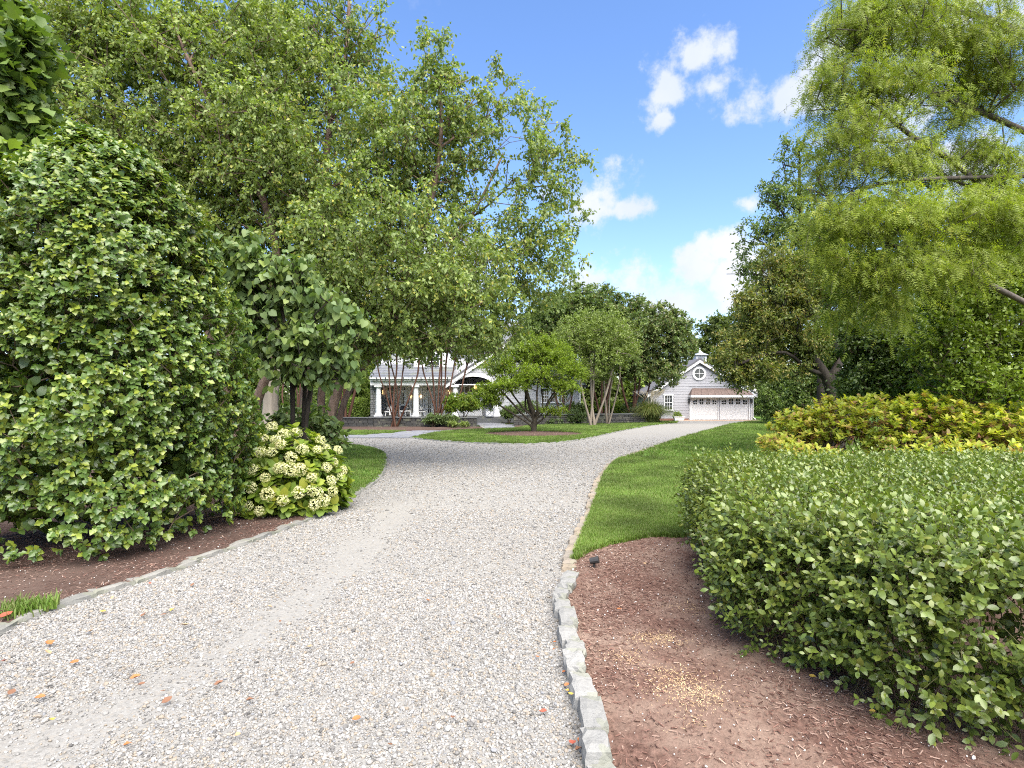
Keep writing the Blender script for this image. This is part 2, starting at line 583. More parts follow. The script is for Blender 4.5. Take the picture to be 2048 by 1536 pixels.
# ------------------------------------------------------------------ trees
def grow(stem, r0, r1, tips, rng, up=0.9, sag=0.0):
    """branches from a stem polyline to every tip; returns polylines with radii"""
    stem = catmull(stem, 6)
    stem = resample(stem, max(.02, min(0.35, np.linalg.norm(np.diff(stem, axis=0), axis=1).sum() / 3.5)))
    n0 = len(stem)
    pos = [p for p in stem]; par = [-1] + list(range(n0 - 1)); cnt = [0] * n0
    order = np.argsort(np.min(np.linalg.norm(tips[:, None] - stem[None], axis=2), axis=1))
    PA = np.zeros((n0 + len(tips) * 6, 3)); PA[:n0] = stem
    lo = stem[0][2] + 0.30 * (stem[-1][2] - stem[0][2])
    m = n0
    tipnode = np.zeros(len(tips), int)
    for ti in order:
        tp = tips[ti]
        D = PA[:m] - tp
        cost = np.linalg.norm(D, axis=1) + up * np.maximum(0, D[:, 2] + 0.15) * 1.5
        cost[:n0] += 3.0 * np.maximum(0, lo - PA[:n0, 2])
        k = int(np.argmin(cost))
        a = PA[k].copy()
        L = np.linalg.norm(tp - a)
        ns = int(np.clip(L / 0.45, 1, 5))
        gdir = (a - PA[par[k]]) if par[k] >= 0 else np.array([0, 0, 1.0])
        gdir = gdir / max(np.linalg.norm(gdir), 1e-6)
        ctrl = a + gdir * L * 0.28 + (tp - a) * 0.30 + np.array([0, 0, 0.10 * L]) + rng.normal(0, .05 * L, 3)
        last = k
        for s in range(1, ns + 1):
            t = s / ns
            q = (1 - t) ** 2 * a + 2 * t * (1 - t) * ctrl + t * t * tp
            if s < ns: q = q + rng.normal(0, .018 * L, 3)
            PA[m] = q; par.append(last); cnt.append(0); last = m; m += 1
        tipnode[ti] = last
        while last >= 0:
            cnt[last] += 1; last = par[last]
    cnt = np.maximum(np.array(cnt), 1)
    tot = max(cnt[0], 1)
    rad = 0.007 + (r0 * 0.62) * (cnt / tot) ** 0.5
    for i in range(n0):
        rad[i] = max(rad[i] if i > 0 else r0, r0 + (r1 - r0) * (i / (n0 - 1)) ** 0.8)
    for i in range(n0, m): rad[i] = min(rad[i], rad[par[i]] * 0.85)
    kids = {}
    for i in range(1, m): kids.setdefault(par[i], []).append(i)
    lines, st = [], [(-1, 0)]
    while st:
        p, i = st.pop()
        line, rr = ([PA[p]], [min(rad[p], rad[i] * 1.25)]) if p >= 0 else ([], [])
        while True:
            line.append(PA[i]); rr.append(rad[i])
            ks = kids.get(i, [])
            if not ks: break
            ks = sorted(ks, key=lambda q: (-(q < n0), -cnt[q]))
            for q in ks[1:]: st.append((i, q))
            i = ks[0]
        lines.append((np.array(line), np.array(rr)))
    dirs = np.array([PA[t] - PA[par[t]] for t in tipnode])
    return lines, norm(dirs)


def tubes_np(lines, flare=0.0):
    Vs, Fs, n = [], [], 0
    for line, rr in lines:
        if len(line) < 2: continue
        sides = 9 if rr[0] > .09 else 6 if rr[0] > .03 else 4
        T = np.gradient(line, axis=0); T = norm(T)
        ref = np.where(np.abs(T[:, 2:3]) < .9, np.array([[0, 0, 1.0]]), np.array([[1.0, 0, 0]]))
        ref = np.broadcast_to(ref[0], T.shape)
        A = norm(np.cross(T, ref)); B = np.cross(T, A)
        an = np.arange(sides) / sides * 2 * np.pi
        r = rr.copy()
        ring = line[:, None] + (A[:, None] * np.cos(an)[None, :, None] + B[:, None] * np.sin(an)[None, :, None]) * r[:, None, None]
        if rr[0] > .06:
            ring = ring + (snoise(ring * np.array([1, 1, .4]), 9, 3)[..., None] * .10 * r[:, None, None]) * norm(ring - line[:, None])
        Vs.append(ring.reshape(-1, 3))
        L = len(line)
        i = np.arange(L - 1)[:, None] * sides; k = np.arange(sides)[None]; q = (k + 1) % sides
        Fs.append(np.stack([i + k, i + q, i + sides + q, i + sides + k], -1).reshape(-1, 4) + n)
        n += L * sides
    return np.concatenate(Vs), np.concatenate(Fs)


def sample_lobes(lobes, n, rng, bias=0.45):
    w = np.array([l[2] if len(l) > 2 else np.prod(l[1]) ** (2 / 3) for l in lobes], float); w /= w.sum()
    ch = rng.choice(len(lobes), n, p=w)
    C = np.array([l[0] for l in lobes]); Rd = np.array([l[1] for l in lobes])
    u = norm(rng.normal(size=(n, 3))) * (rng.random(n) ** bias)[:, None]
    return C[ch] + u * Rd[ch]


def foliage(tips, dirs, rng, K=5, L=12, tl=0.4, droop=0.3, size=0.08, svar=0.3, hang=0.3, up=0.8, spread=0.9, jit=0.03, open_=0.5):
    T = len(tips)
    td = norm(dirs[:, None] * (1 - spread * .6) + rng.normal(size=(T, K, 3)) * spread * .7 + np.array([0, 0, .12]))
    ln = tl * rng.uniform(.5, 1.25, (T, K))
    t = (np.arange(L)[None, None] + rng.random((T, K, L))) / L
    P = tips[:, None, None] + td[:, :, None] * (ln[..., None] * t)[..., None]
    P[..., 2] -= droop * ln[..., None] * t ** 2
    P += rng.normal(0, jit, P.shape)
    sd = norm(rng.normal(size=P.shape))
    ax = td[:, :, None] * .5 + sd * open_ * 1.4 + np.array([0, 0, -hang * 1.6])
    nr = rng.normal(size=P.shape) * .55 + np.array([0, 0, up])
    P = P.reshape(-1, 3); Rm = frames(ax.reshape(-1, 3), nr.reshape(-1, 3))
    S = size * rng.uniform(1 - svar, 1 + svar, len(P))
    rnd = rng.random(len(P)) * .55 + np.repeat(rng.random(T) * .44, K * L)
    ends = tips[:, None] + td * ln[..., None]; ends[..., 2] -= droop * ln
    mids = tips[:, None] + td * ln[..., None] * .5; mids[..., 2] -= droop * ln * .25
    return P, Rm, S, rnd, mids.reshape(-1, 3), ends.reshape(-1, 3)


def tree(name, label, cat, stems, lobes, ntips, tmpl, mat, bark, seed, group=None, twigs=True, parts=0, bias=0.45, growup=0.9, base=None, branch=1, **fol):
    rng = np.random.default_rng(seed)
    root = empty(name, tuple(base if base is not None else stems[0][0][0]), label, cat, group)
    tips = sample_lobes(lobes, ntips, rng, bias)
    tips[:, 2] = np.maximum(tips[:, 2], .25)
    SP = [resample(catmull(s[0], 6), .1 if np.linalg.norm(np.array(s[0][0]) - np.array(s[0][-1])) < 1.5 else .5) for s in stems]
    dd = np.stack([np.min(np.linalg.norm(tips[:, None] - sp[None][:, len(sp) // 3:], axis=2), axis=1) for sp in SP], 1)
    own = np.argmin(dd, 1)
    AP, AR, AS, AQ = [], [], [], []
    K = fol.get("K", 5)
    for si, (pts, r0, r1) in enumerate(stems):
        tp = tips[own == si]
        if len(tp) == 0: tp = np.array([pts[-1]], float) + np.array([[0, 0, .2]])
        lines, dirs = grow(np.array(pts, float), r0, r1, tp[::branch], rng, growup)
        if branch > 1: dirs = norm(tp - np.array(pts, float).mean(0) * np.array([1, 1, .8]))
        P, Rm, S, rnd, mids, ends = foliage(tp, dirs, rng, **fol)
        AP.append(P); AR.append(Rm); AS.append(S); AQ.append(rnd)
        V, Fc = tubes_np(lines)
        if twigs:
            a = np.repeat(tp, K, 0)
            q = np.stack([a, ends], 1)[::2]; n = len(q); off = np.array([[1, 0, 0], [-.5, .87, 0], [-.5, -.87, .3]]) * .005
            VV = (q[:, :, None] + off[None, None] * np.array([1, .35])[None, :, None, None]).reshape(-1, 3)
            b = (np.arange(n) * 6)[:, None, None]; k = np.arange(3)[None, :, None]
            q4 = np.concatenate([b + k, b + (k + 1) % 3, b + 3 + (k + 1) % 3, b + 3 + k], -1).reshape(-1, 4)
            Fc = np.concatenate([Fc, q4 + len(V)]); V = np.concatenate([V, VV])
        link_mesh("trunk", np_mesh("trunk", V, Fc, bark, smooth=True), root)
    P, Rm, S, rnd = np.concatenate(AP), np.concatenate(AR), np.concatenate(AS), np.concatenate(AQ)
    if parts:
        leaves_as_parts(tmpl, P, Rm, S, mat, rnd, root, parts, rest="crown")
    else:
        o = link_mesh("crown", scatter_mesh("crown", tmpl, P, Rm, S, mat, rnd), root)
        o["kind"] = "stuff"
    return root


# ------------------------------------------------------------------ many small loose pieces laid by geometry nodes (gravel, grass, mulch)
def scatter_stuff(name, P, rot, scl, src_meshes, kind="stuff"):
    """one object: a cloud of points carrying turned and scaled copies of small meshes"""
    rng = np.random.default_rng(len(P))
    me = bpy.data.meshes.new(name)
    me.vertices.add(len(P)); me.vertices.foreach_set("co", np.ascontiguousarray(P, np.float32).ravel())
    a = me.attributes.new("rot", 'FLOAT_VECTOR', 'POINT'); a.data.foreach_set("vector", np.ascontiguousarray(rot, np.float32).ravel())
    a = me.attributes.new("scl", 'FLOAT_VECTOR', 'POINT'); a.data.foreach_set("vector", np.ascontiguousarray(scl, np.float32).ravel())
    a = me.attributes.new("pick", 'INT', 'POINT'); a.data.foreach_set("value", rng.integers(0, len(src_meshes), len(P)).astype(np.int32))
    o = link_mesh(name, me)
    ng = bpy.data.node_groups.new(name, 'GeometryNodeTree')
    ng.interface.new_socket("Geometry", in_out='INPUT', socket_type='NodeSocketGeometry')
    ng.interface.new_socket("Geometry", in_out='OUTPUT', socket_type='NodeSocketGeometry')
    n, l = ng.nodes, ng.links
    gi, go = n.new('NodeGroupInput'), n.new('NodeGroupOutput')

    def named(nm, ty):
        q = n.new('GeometryNodeInputNamedAttribute'); q.data_type = ty; q.inputs['Name'].default_value = nm
        return [s for s in q.outputs if s.enabled and s.name == 'Attribute'][0]
    join = n.new('GeometryNodeJoinGeometry')
    for k, sm in enumerate(src_meshes):
        so = bpy.data.objects.new(name, sm)
        oi = n.new('GeometryNodeObjectInfo'); oi.inputs['Object'].default_value = so; oi.inputs['As Instance'].default_value = False
        cmp = n.new('FunctionNodeCompare'); cmp.data_type = 'INT'; cmp.operation = 'EQUAL'
        ins = [s for s in cmp.inputs if s.enabled]
        l.new(named("pick", 'INT'), ins[0]); ins[1].default_value = k
        ip = n.new('GeometryNodeInstanceOnPoints')
        l.new(gi.outputs[0], ip.inputs['Points']); l.new(cmp.outputs[0], ip.inputs['Selection'])
        l.new(oi.outputs['Geometry'], ip.inputs['Instance'])
        er = n.new('FunctionNodeEulerToRotation')
        l.new(named("rot", 'FLOAT_VECTOR'), er.inputs[0]); l.new(er.outputs[0], ip.inputs['Rotation'])
        l.new(named("scl", 'FLOAT_VECTOR'), ip.inputs['Scale'])
        l.new(ip.outputs[0], join.inputs[0])
    l.new(join.outputs[0], go.inputs[0])
    mod = o.modifiers.new("scatter", 'NODES'); mod.node_group = ng
    o["kind"] = kind
    return o


def in_view(P, margin=60):
    d = np.maximum(P[:, 1], .01)
    px = CX + F * P[:, 0] / d; py = HY + F * (CH - P[:, 2]) / d
    return (px > -margin) & (px < 2048 + margin) & (py > -margin) & (py < 1536 + margin * 2) & (P[:, 1] > .4)

# ================================================================== GROUND
def ground_mat():
    t = NT("rough_grass")
    nz = t.noise(0.35, 5); n2 = t.noise(14, 4)
    c = t.ramp(nz, [(0.3, (.035, .060, .018)), (0.7, (.06, .085, .025))])
    c = t.mix(t.math('MULTIPLY', n2, .6), c, (.03, .045, .015))
    return t.done(t.bsdf(c, .9, .1, n2, .05))


def gravel_mat():
    t = NT("crushed_stone")
    v = t.node("ShaderNodeTexVoronoi"); v.inputs["Scale"].default_value = 60.0; t.l.new(t.coord(), v.inputs["Vector"])
    v2 = t.node("ShaderNodeTexVoronoi"); v2.inputs["Scale"].default_value = 21.0; t.l.new(t.coord(), v2.inputs["Vector"])
    sepc = t.node("ShaderNodeSeparateColor"); t.l.new(v.outputs["Color"], sepc.inputs[0])
    c = t.ramp(sepc.outputs[0], [(0, (0.054, 0.053, 0.050)), (.12, (0.115, 0.110, 0.106)), (.45, (0.162, 0.158, 0.149)), (.7, (0.201, 0.197, 0.187)), (.88, (0.158, 0.129, 0.096)), (1, (0.239, 0.237, 0.230))])
    big = t.noise(0.298, 2.762, 0.336); mid = t.noise(1.626, 2.762, 0.363)
    c = t.mix(t.math('MULTIPLY', mid, .55), c, (0.179, 0.175, 0.163))
    tan = t.node("ShaderNodeMapRange"); tan.inputs["From Min"].default_value = .52; tan.inputs["From Max"].default_value = .72; tan.inputs["To Max"].default_value = .55
    t.l.new(big, tan.inputs["Value"])
    c = t.mix(tan.outputs[0], c, (0.152, 0.133, 0.106))
    dk = t.node("ShaderNodeMapRange"); dk.inputs["From Min"].default_value = .0; dk.inputs["From Max"].default_value = .35; dk.inputs["To Min"].default_value = 1; dk.inputs["To Max"].default_value = 0
    t.l.new(v2.outputs["Distance"], dk.inputs["Value"])
    fine = t.noise(150, 3, .7)
    c = t.mix(.45, c, t.ramp(fine, [(.3, (0.149, 0.142, 0.129)), (.5, (0.223, 0.218, 0.203)), (.7, (0.291, 0.287, 0.273))]))
    h = t.math('ADD', t.math('MULTIPLY', v.outputs["Distance"], -.4), fine)
    return t.done(t.bsdf(c, .95, .1, h, .006, .6))


def lawn_mat():
    t = NT("lawn_soil")
    nz = t.noise(1.1, 4); n2 = t.noise(70, 3, .6)
    c = t.ramp(nz, [(.3, (.065, .125, .018)), (.7, (.095, .165, .026))])
    c = t.mix(t.math('MULTIPLY', n2, .55), c, (.03, .075, .012))
    return t.done(t.bsdf(c, .9, .12, n2, .03))


def mulch_mat(name, dark, light, sandy):
    t = NT(name)
    fine = t.noise(38, 6, .7, stretch=(1, .45, 1)); big = t.noise(1.5, 4, .6); mid = t.noise(7, 5, .65)
    c = t.ramp(fine, [(.3, dark), (.52, light), (.72, [x * 1.7 for x in light])])
    mr = t.node("ShaderNodeMapRange"); mr.inputs["From Min"].default_value = .42; mr.inputs["From Max"].default_value = .60; mr.inputs["To Max"].default_value = .85
    t.l.new(t.math('ADD', t.math('MULTIPLY', big, .75), t.math('MULTIPLY', mid, .25)), mr.inputs["Value"])
    sc = t.ramp(t.noise(90, 4, .7), [(.3, [x * .7 for x in sandy]), (.6, sandy), (.75, [x * 1.3 for x in sandy])])
    c = t.mix(mr.outputs[0], c, sc)
    return t.done(t.bsdf(c, .95, .08, fine, .02, .8))


def stone_mat(name, a, b, scale=22, speck=.5):
    t = NT(name)
    oi = t.node("ShaderNodeObjectInfo").outputs["Random"]
    nz = t.noise(scale, 6, .65); n2 = t.noise(scale * 6, 3, .7); n3 = t.noise(scale * .25, 3)
    c = t.mix(oi, a, b)
    c = t.mix(t.math('MULTIPLY', nz, .8), c, [x * .45 for x in a])
    c = t.mix(t.math('MULTIPLY', t.math('GREATER_THAN', n2, .62), speck), c, (.05, .05, .05))
    c = t.mix(t.math('MULTIPLY', t.math('GREATER_THAN', n3, .58), .35), c, (.16, .17, .11))
    return t.done(t.bsdf(c, .85, .25, nz, .012, .9))


M_gravel, M_lawn = gravel_mat(), lawn_mat()
M_mulch = mulch_mat("bark_mulch", (.052, .030, .023), (.108, .064, .050), (.215, .155, .122))
M_mulch2 = mulch_mat("dark_mulch", (.028, .018, .014), (.066, .043, .035), (.095, .066, .054))
M_granite = stone_mat("granite_sett", (.27, .268, .255), (.20, .20, .192))
M_bedstone = stone_mat("weathered_sett", (.21, .205, .185), (.15, .15, .14))
M_tanstone = stone_mat("tan_sett", (.26, .215, .16), (.21, .19, .165))
M_fieldstone = stone_mat("field_stone", (.045, .046, .046), (.085, .08, .07), 9, .2)
M_coping = stone_mat("bluestone_coping", (.10, .105, .11), (.14, .143, .143), 9, .1)
M_paver = stone_mat("bluestone_paver", (.17, .175, .20), (.22, .225, .245), 7, .05)

g = sheet("ground", [(-900, -300), (900, -300), (900, 1500), (-900, 1500)], -0.06, ground_mat()); g["kind"] = "structure"

# --- edges of the drive, traced on the ground (x, y in metres)
left_near = [(-3.9, -6), (-3.75, 1.5), G(-60, 1300), G(0, 1262), G(130, 1207), G(300, 1160), G(400, 1120), G(560, 1062), G(650, 1025), G(715, 987), G(757, 958),
             G(771, 928), G(768, 908), G(740, 897), G(685, 889)]
left_near = catmull(left_near, 5)
island_back = catmull([G(685, 889), (-10.5, 23.0), (-16, 23.2), (-30, 22.0)], 4)
drive_far = catmull([(-30, 25.0), (-16, 25.6), (-9.0, 25.7), G(735, 876.5), G(822, 876.5)], 4)
central_low = catmull([G(822, 876.5), G(900, 884), G(1000, 888.5), G(1080, 888), G(1150, 882), G(1200, 872), G(1260, 859), G(1310, 851), G(1352, 846.8)], 5)
garage_apron = [(13.6, 46.5), (14.6, 51.4), (23.2, 51.4), (23.0, 49.0)]
right_edge = [(.42, -6), (.40, .5), (.40, 1.8), G(1200, 1530), G(1183, 1440), G(1155, 1350), G(1132, 1270), G(1124, 1200), G(1142, 1160), G(1150, 1120), G(1167, 1075),
              G(1185, 1030), G(1195, 990), G(1207, 955), G(1226, 930), G(1250, 916), G(1300, 898), G(1350, 881), G(1390, 869), G(1430, 858), G(1462, 850), (19.6, 46.5), (23.0, 49.0)]
right_edge = catmull(right_edge, 5)
drive_poly = np.concatenate([left_near, island_back[1:], drive_far, central_low[1:], np.array(garage_apron), right_edge[::-1][1:]])
sheet("gravel_drive", drive_poly, 0.0, M_gravel)
apron = sheet("garage_apron", [(14.55, 49.2), (14.65, 51.95), (22.6, 51.95), (23.3, 50.0)], 0.012, plain("tan_paving", (.30, .21, .15), .9, .25, 9))

# --- lawns
island_poly = np.concatenate([catmull([G(660, 1020), G(715, 987), G(757, 958), G(771, 928), G(768, 908), G(740, 897), G(685, 889)], 5)[2:],
                              catmull([(-10.5, 23.0), (-16, 23.2), (-30, 22.0)], 4), np.array([(-30, 14.0), (-9, 13.2), (-4.6, 11.0), (-3.4, 9.6)])])
central_poly = np.concatenate([central_low, catmull([(13.6, 46.5), (9.0, 43.4), (4.5, 41.0), G(1062, 853), G(1030, 857.5), G(960, 860), G(905, 863), G(860, 868)], 4)[:-1]])
mulch_edge = [(G(1150, 1126)), G(1200, 1101), G(1300, 1080), G(1372, 1078), (2.6, 7.5), (5, 8.6), (14, 8.7)]
mulch_edge_s = catmull(mulch_edge, 5)
k0 = int(np.argmin(np.linalg.norm(right_edge - np.array(G(1150, 1126)), axis=1)))
right_lawn = np.concatenate([right_edge[k0:], np.array([(24.2, 50), (24.4, 66), (60, 66), (60, 8.7)]), mulch_edge_s[::-1][1:]])
right_bed = np.concatenate([right_edge[:k0 + 1], mulch_edge_s[1:], np.array([(14, -6)])])
strip_poly = np.array([(-30, 26.0), (-16, 26.6), (-9.6, 27.1), G(720, 871), G(770, 867.5), G(812, 863.5), G(690, 862.5), (-13, 32.6), (-30, 33.0)])
left_bed = np.concatenate([left_near[:int(np.argmin(np.linalg.norm(left_near - np.array(G(655, 1022)), axis=1))) + 1], np.array([(-3.0, 9.6), (-4.6, 11.0), (-9, 13.2), (-30, 14.0), (-30, -6)])])
wall_bed = np.array([(-13.6, 33.0), G(690, 862.0), G(815, 862.6), G(905, 860.4), G(968, 857.6), (-2.0, 36.5), (-2.3, 36.75), (-13.6, 36.75)])
lawns = []
for poly, nm, z in ((island_poly, "lawn", .035), (central_poly, "lawn", .035), (right_lawn, "lawn", .035), (strip_poly, "lawn", .025)):
    lawns.append((sheet(nm, poly, z, M_lawn, .12), poly, z))
sheet("mulch_bed", right_bed, .030, M_mulch, .12)
sheet("mulch_bed", left_bed, .030, M_mulch2, .12)
sheet("mulch_bed", wall_bed, .045, M_mulch2, .12)
back_bed = np.array([G(1030, 857.2), G(1062, 852.6), (4.5, 40.8), (9.0, 43.2), (13.4, 46.2), (12.4, 47.5), (9, 45.2), (4, 42), (0.2, 38.2)])
sheet("mulch_bed", back_bed, .045, M_mulch2, .12)
ring = [(1.05 + 2.5 * math.cos(a) * (1 + .05 * math.sin(3 * a)), 28.4 + 2.5 * math.sin(a)) for a in np.linspace(0, 2 * math.pi, 40, endpoint=False)]
o = MB()
for i, (x, y) in enumerate(ring):
    x2, y2 = ring[(i + 1) % 40]
    cx, cy = 1.05, 28.4
    m1 = ((x + cx) / 2, (y + cy) / 2, .10); m2 = ((x2 + cx) / 2, (y2 + cy) / 2, .10)
    o.add([(x, y, .036), (x2, y2, .036), m2, m1, (cx, cy, .13)], [(0, 1, 2, 3), (3, 2, 4)])
b = o.build("mulch_ring", M_mulch2, smooth=True); b["kind"] = "structure"
for x, y, r in ((5.3, 37.4, .75), (6.3, 40.2, .75)):
    c = MB(); c.lathe(x, y, [(r, .036), (r * .6, .07), (.05, .09)], 18)
    b = c.build("mulch_ring", M_mulch2, smooth=True); b["kind"] = "structure"

# --- bluestone paving: a strip along the drive and the walk to the door
rng = np.random.default_rng(5)
paving = empty("paved_walk", (-4, 31, 0)); paving["kind"] = "structure"
strip_pave = np.array([(-13, 26.0), (-9.0, 25.9), G(735, 876), G(822, 876), G(860, 867.6), G(905, 862.8), G(962, 859.8), G(1034, 857.2), (0.1, 38.3), (-1.0, 44.5), (-2.7, 44.5), (-2.0, 36.7), G(972, 857.4),
                       G(905, 860.6), G(815, 863.2), G(770, 867.3), G(720, 870.6), (-9.6, 26.9), (-13, 26.7)])
b = sheet("bedding", strip_pave, .004, plain("stone_dust", (.20, .20, .19), .95), .05, kind=None, parent=paving)
slabs = []
for r_ in range(0, 27):
    y = 25.5 + r_ * .72
    x = -13.2 + rng.uniform(0, .6)
    while x < .6:
        w = rng.choice([.6, .9, .9, 1.2])
        pts = np.array([(x + .5 * w, y + .36)])
        if inside(strip_pave, pts)[0]:
            slabs.append((x, y, w))
        x += w
for x, y, w in slabs:
    m = MB(); m.box(x + .012, x + w - .012, y + .012, y + .70, .006, .030 + rng.uniform(0, .006))
    m.build("paving_stone", M_paver, paving)


# --- granite setts along the drive
def sett_mesh(seed, mat, ln, wd, ht):
    """a roughly split granite block"""
    r = np.random.default_rng(seed)
    bm = bmesh.new(); bmesh.ops.create_cube(bm, size=1)
    bmesh.ops.subdivide_edges(bm, edges=list(bm.edges), cuts=3, use_grid_fill=True)
    off = r.uniform(0, 50, 3)
    for v in bm.verts:
        c = np.array(v.co); m_ = np.sort(np.abs(c))
        k = 1 - .09 * max(0, m_[1] - .30) / .2
        p = np.array([c[0] * wd * k, c[1] * ln * (1 - (1 - k) * .5), c[2] * ht * k])
        nz = snoise(np.array([p * 26 + off, p * 26 + off + 7, p * 26 + off + 19]), 1.0, seed)
        v.co = Vector(p + nz * np.array([.012, .012, .012]) + r.normal(0, .0028, 3))
    me = bpy.data.meshes.new("kerb_stone"); bm.to_mesh(me); bm.free()
    me.materials.append(mat)
    return me


def kerb(name, path, step, wd, top, meshes, seed, wob=.02, off=0.0, tilt=.06):
    r = np.random.default_rng(seed)
    root = empty(name, (float(path[0][0]), float(path[0][1]), 0)); root["kind"] = "structure"
    inv = parent_inv(root)
    P = resample(path, step, .3, r)
    for i in range(len(P) - 1):
        a, b = P[i], P[i + 1]
        L = np.linalg.norm(b - a); t = (b - a) / L
        me = meshes[r.integers(len(meshes))]
        o = bpy.data.objects.new("kerb_stone", me)
        c = (a + b) / 2 + np.array([t[1], -t[0]]) * (off + r.normal(0, wob))
        M = Matrix.Translation((c[0], c[1], top(i, c) - .07)) @ Matrix.Rotation(math.atan2(-t[0], t[1]) + r.normal(0, .05), 4, 'Z') @ Matrix.Rotation(r.normal(0, tilt), 4, 'X') @ Matrix.Rotation(r.normal(0, tilt), 4, 'Y') \
            @ Matrix.Diagonal((1, (L + .004) / .30, 1, 1))
        o.parent = root; o.matrix_basis = inv @ M
        COL.objects.link(o)
    return root


gm = [sett_mesh(s, M_granite, .30, .125, .14) for s in range(5)]
tm = [sett_mesh(s + 20, M_tanstone, .30, .15, .14) for s in range(4)]
kA = right_edge[(right_edge[:, 1] > 1.6) & (right_edge[:, 1] < G(0, 1142)[1])]
kB = right_edge[right_edge[:, 1] >= G(0, 1146)[1]]
kerb("raised_kerb", kA, .27, .13, lambda i, c: .085 + .02 * math.sin(i * 2.3), gm, 2, .012, tilt=.05)
kerb("flush_kerb", kB[kB[:, 1] < 34], .24, .15, lambda i, c: .042, tm, 3, .014, -.05, tilt=.03)
kL = left_near[(left_near[:, 1] > 2.5)]
bm_ = [sett_mesh(s_ + 40, M_bedstone, .30, .125, .14) for s_ in range(4)]
kerb("bed_kerb", kL, .36, .13, lambda i, c: .040, bm_, 4, .006, -.015, tilt=.03)
kerb("lawn_kerb", central_low, .40, .125, lambda i, c: .045, gm, 6, .012, -.03, tilt=.03)


# --- loose gravel
def pebble_mesh(seed, mat):
    r = np.random.default_rng(seed)
    bm = bmesh.new(); bmesh.ops.create_icosphere(bm, subdivisions=1, radius=.5)
    s = np.array([1, r.uniform(.65, .95), r.uniform(.45, .65)])
    for v in bm.verts: v.co = Vector(np.array(v.co) * s * (1 + r.normal(0, .1)))
    for f in bm.faces: f.smooth = r.random() < 0.5
    me = bpy.data.meshes.new("pebble"); bm.to_mesh(me); bm.free(); me.materials.append(mat)
    return me


def pebble_mat():
    t = NT("pebbles")
    oi = t.node("ShaderNodeObjectInfo").outputs["Random"]
    nz = t.noise(3, 3)
    c = t.ramp(oi, [(0, (0.053, 0.051, 0.050)), (.10, (0.119, 0.115, 0.109)), (.28, (0.184, 0.179, 0.169)), (.46, (0.234, 0.228, 0.217)), (.62, (0.291, 0.285, 0.273)), (.76, (0.202, 0.164, 0.120)), (.86, (0.228, 0.203, 0.169)), (.93, (0.146, 0.153, 0.166)), (1, (0.330, 0.323, 0.314))])
    c = t.mix(t.math('MULTIPLY', nz, .35), c, (0.159, 0.153, 0.141))
    return t.done(t.bsdf(c, .8, .25))


M_peb = pebble_mat()
peb = [pebble_mesh(s, M_peb) for s in range(6)]
rng = np.random.default_rng(11)
track_l = np.array([G(-400, 1800), G(60, 1500), G(300, 1395), G(470, 1290), G(640, 1185), G(720, 1120), G(780, 1060), G(800, 1010)])


def dist_to(path, P):
    best = np.full(len(P), 1e9)
    for i in range(len(path) - 1):
        a, b = path[i], path[i + 1]; ab = b - a
        t = np.clip(((P - a) @ ab) / (ab @ ab), 0, 1)
        best = np.minimum(best, np.linalg.norm(P - a - t[:, None] * ab, axis=1))
    return best


def peb_points(n, y0, y1):
    P = np.stack([rng.uniform(-5 if y1 < 9 else -8, 3.2 if y1 < 9 else 7, n), rng.uniform(y0, y1, n)], 1)
    P = P[inside(drive_poly, P)]
    P3 = np.concatenate([P, np.zeros((len(P), 1))], 1)
    P3 = P3[in_view(P3)]
    d = dist_to(track_l, P3[:, :2]); wdt = .10 + .14 * snoise(P3[:, :2], 2.2, 4)
    keep = rng.random(len(P3)) < np.clip((d - wdt) / .45 + .16 + .12 * snoise(P3[:, :2], 5, 8), .05, 1)
    return P3[keep]


P = np.concatenate([peb_points(225000, 1.9, 5.2), peb_points(70000, 5.2, 8.5), peb_points(52000, 8.5, 15), (lambda q: q[rng.random(len(q)) < np.interp(q[:, 1], [15, 26], [.9, .05])])(peb_points(46000, 15, 26))])
dd = P[:, 1]
sz = rng.lognormal(math.log(.0118), .36, len(P)) * np.interp(dd, [2, 5, 9, 15, 26], [1, 1.15, 1.6, 2.3, 3.0])
sz = np.minimum(sz, .05)
P[:, 2] = sz * .16
scatter_stuff("gravel", P, np.stack([rng.normal(0, .35, len(P)), rng.normal(0, .35, len(P)), rng.uniform(0, 6.3, len(P))], 1), np.repeat(sz[:, None], 3, 1), peb)

# --- grass blades
def tuft_mesh(seed, mat, n=11):
    r = np.random.default_rng(seed)
    V, Fc, A = [], [], []
    for i in range(n):
        a = r.uniform(0, 6.28); x, y = r.normal(0, .30, 2); h = r.uniform(.55, 1.15); w = r.uniform(.05, .08)
        lx, ly = math.cos(a), math.sin(a); bend = r.uniform(.1, .6)
        px, py = -ly * w, lx * w
        k = len(V)
        V += [(x - px, y - py, 0), (x + px, y + py, 0), (x + px * .8 + lx * bend * .3, y + py * .8 + ly * bend * .3, h * .55), (x - px * .8 + lx * bend * .3, y - py * .8 + ly * bend * .3, h * .55),
              (x + lx * bend, y + ly * bend, h)]
        Fc += [(k, k + 1, k + 2), (k, k + 2, k + 3), (k + 3, k + 2, k + 4)]
        A += [r.random() * .5] * 5
    me = np_mesh("grass_tuft", np.array(V), np.array(Fc), mat, {"rnd": A})
    return me


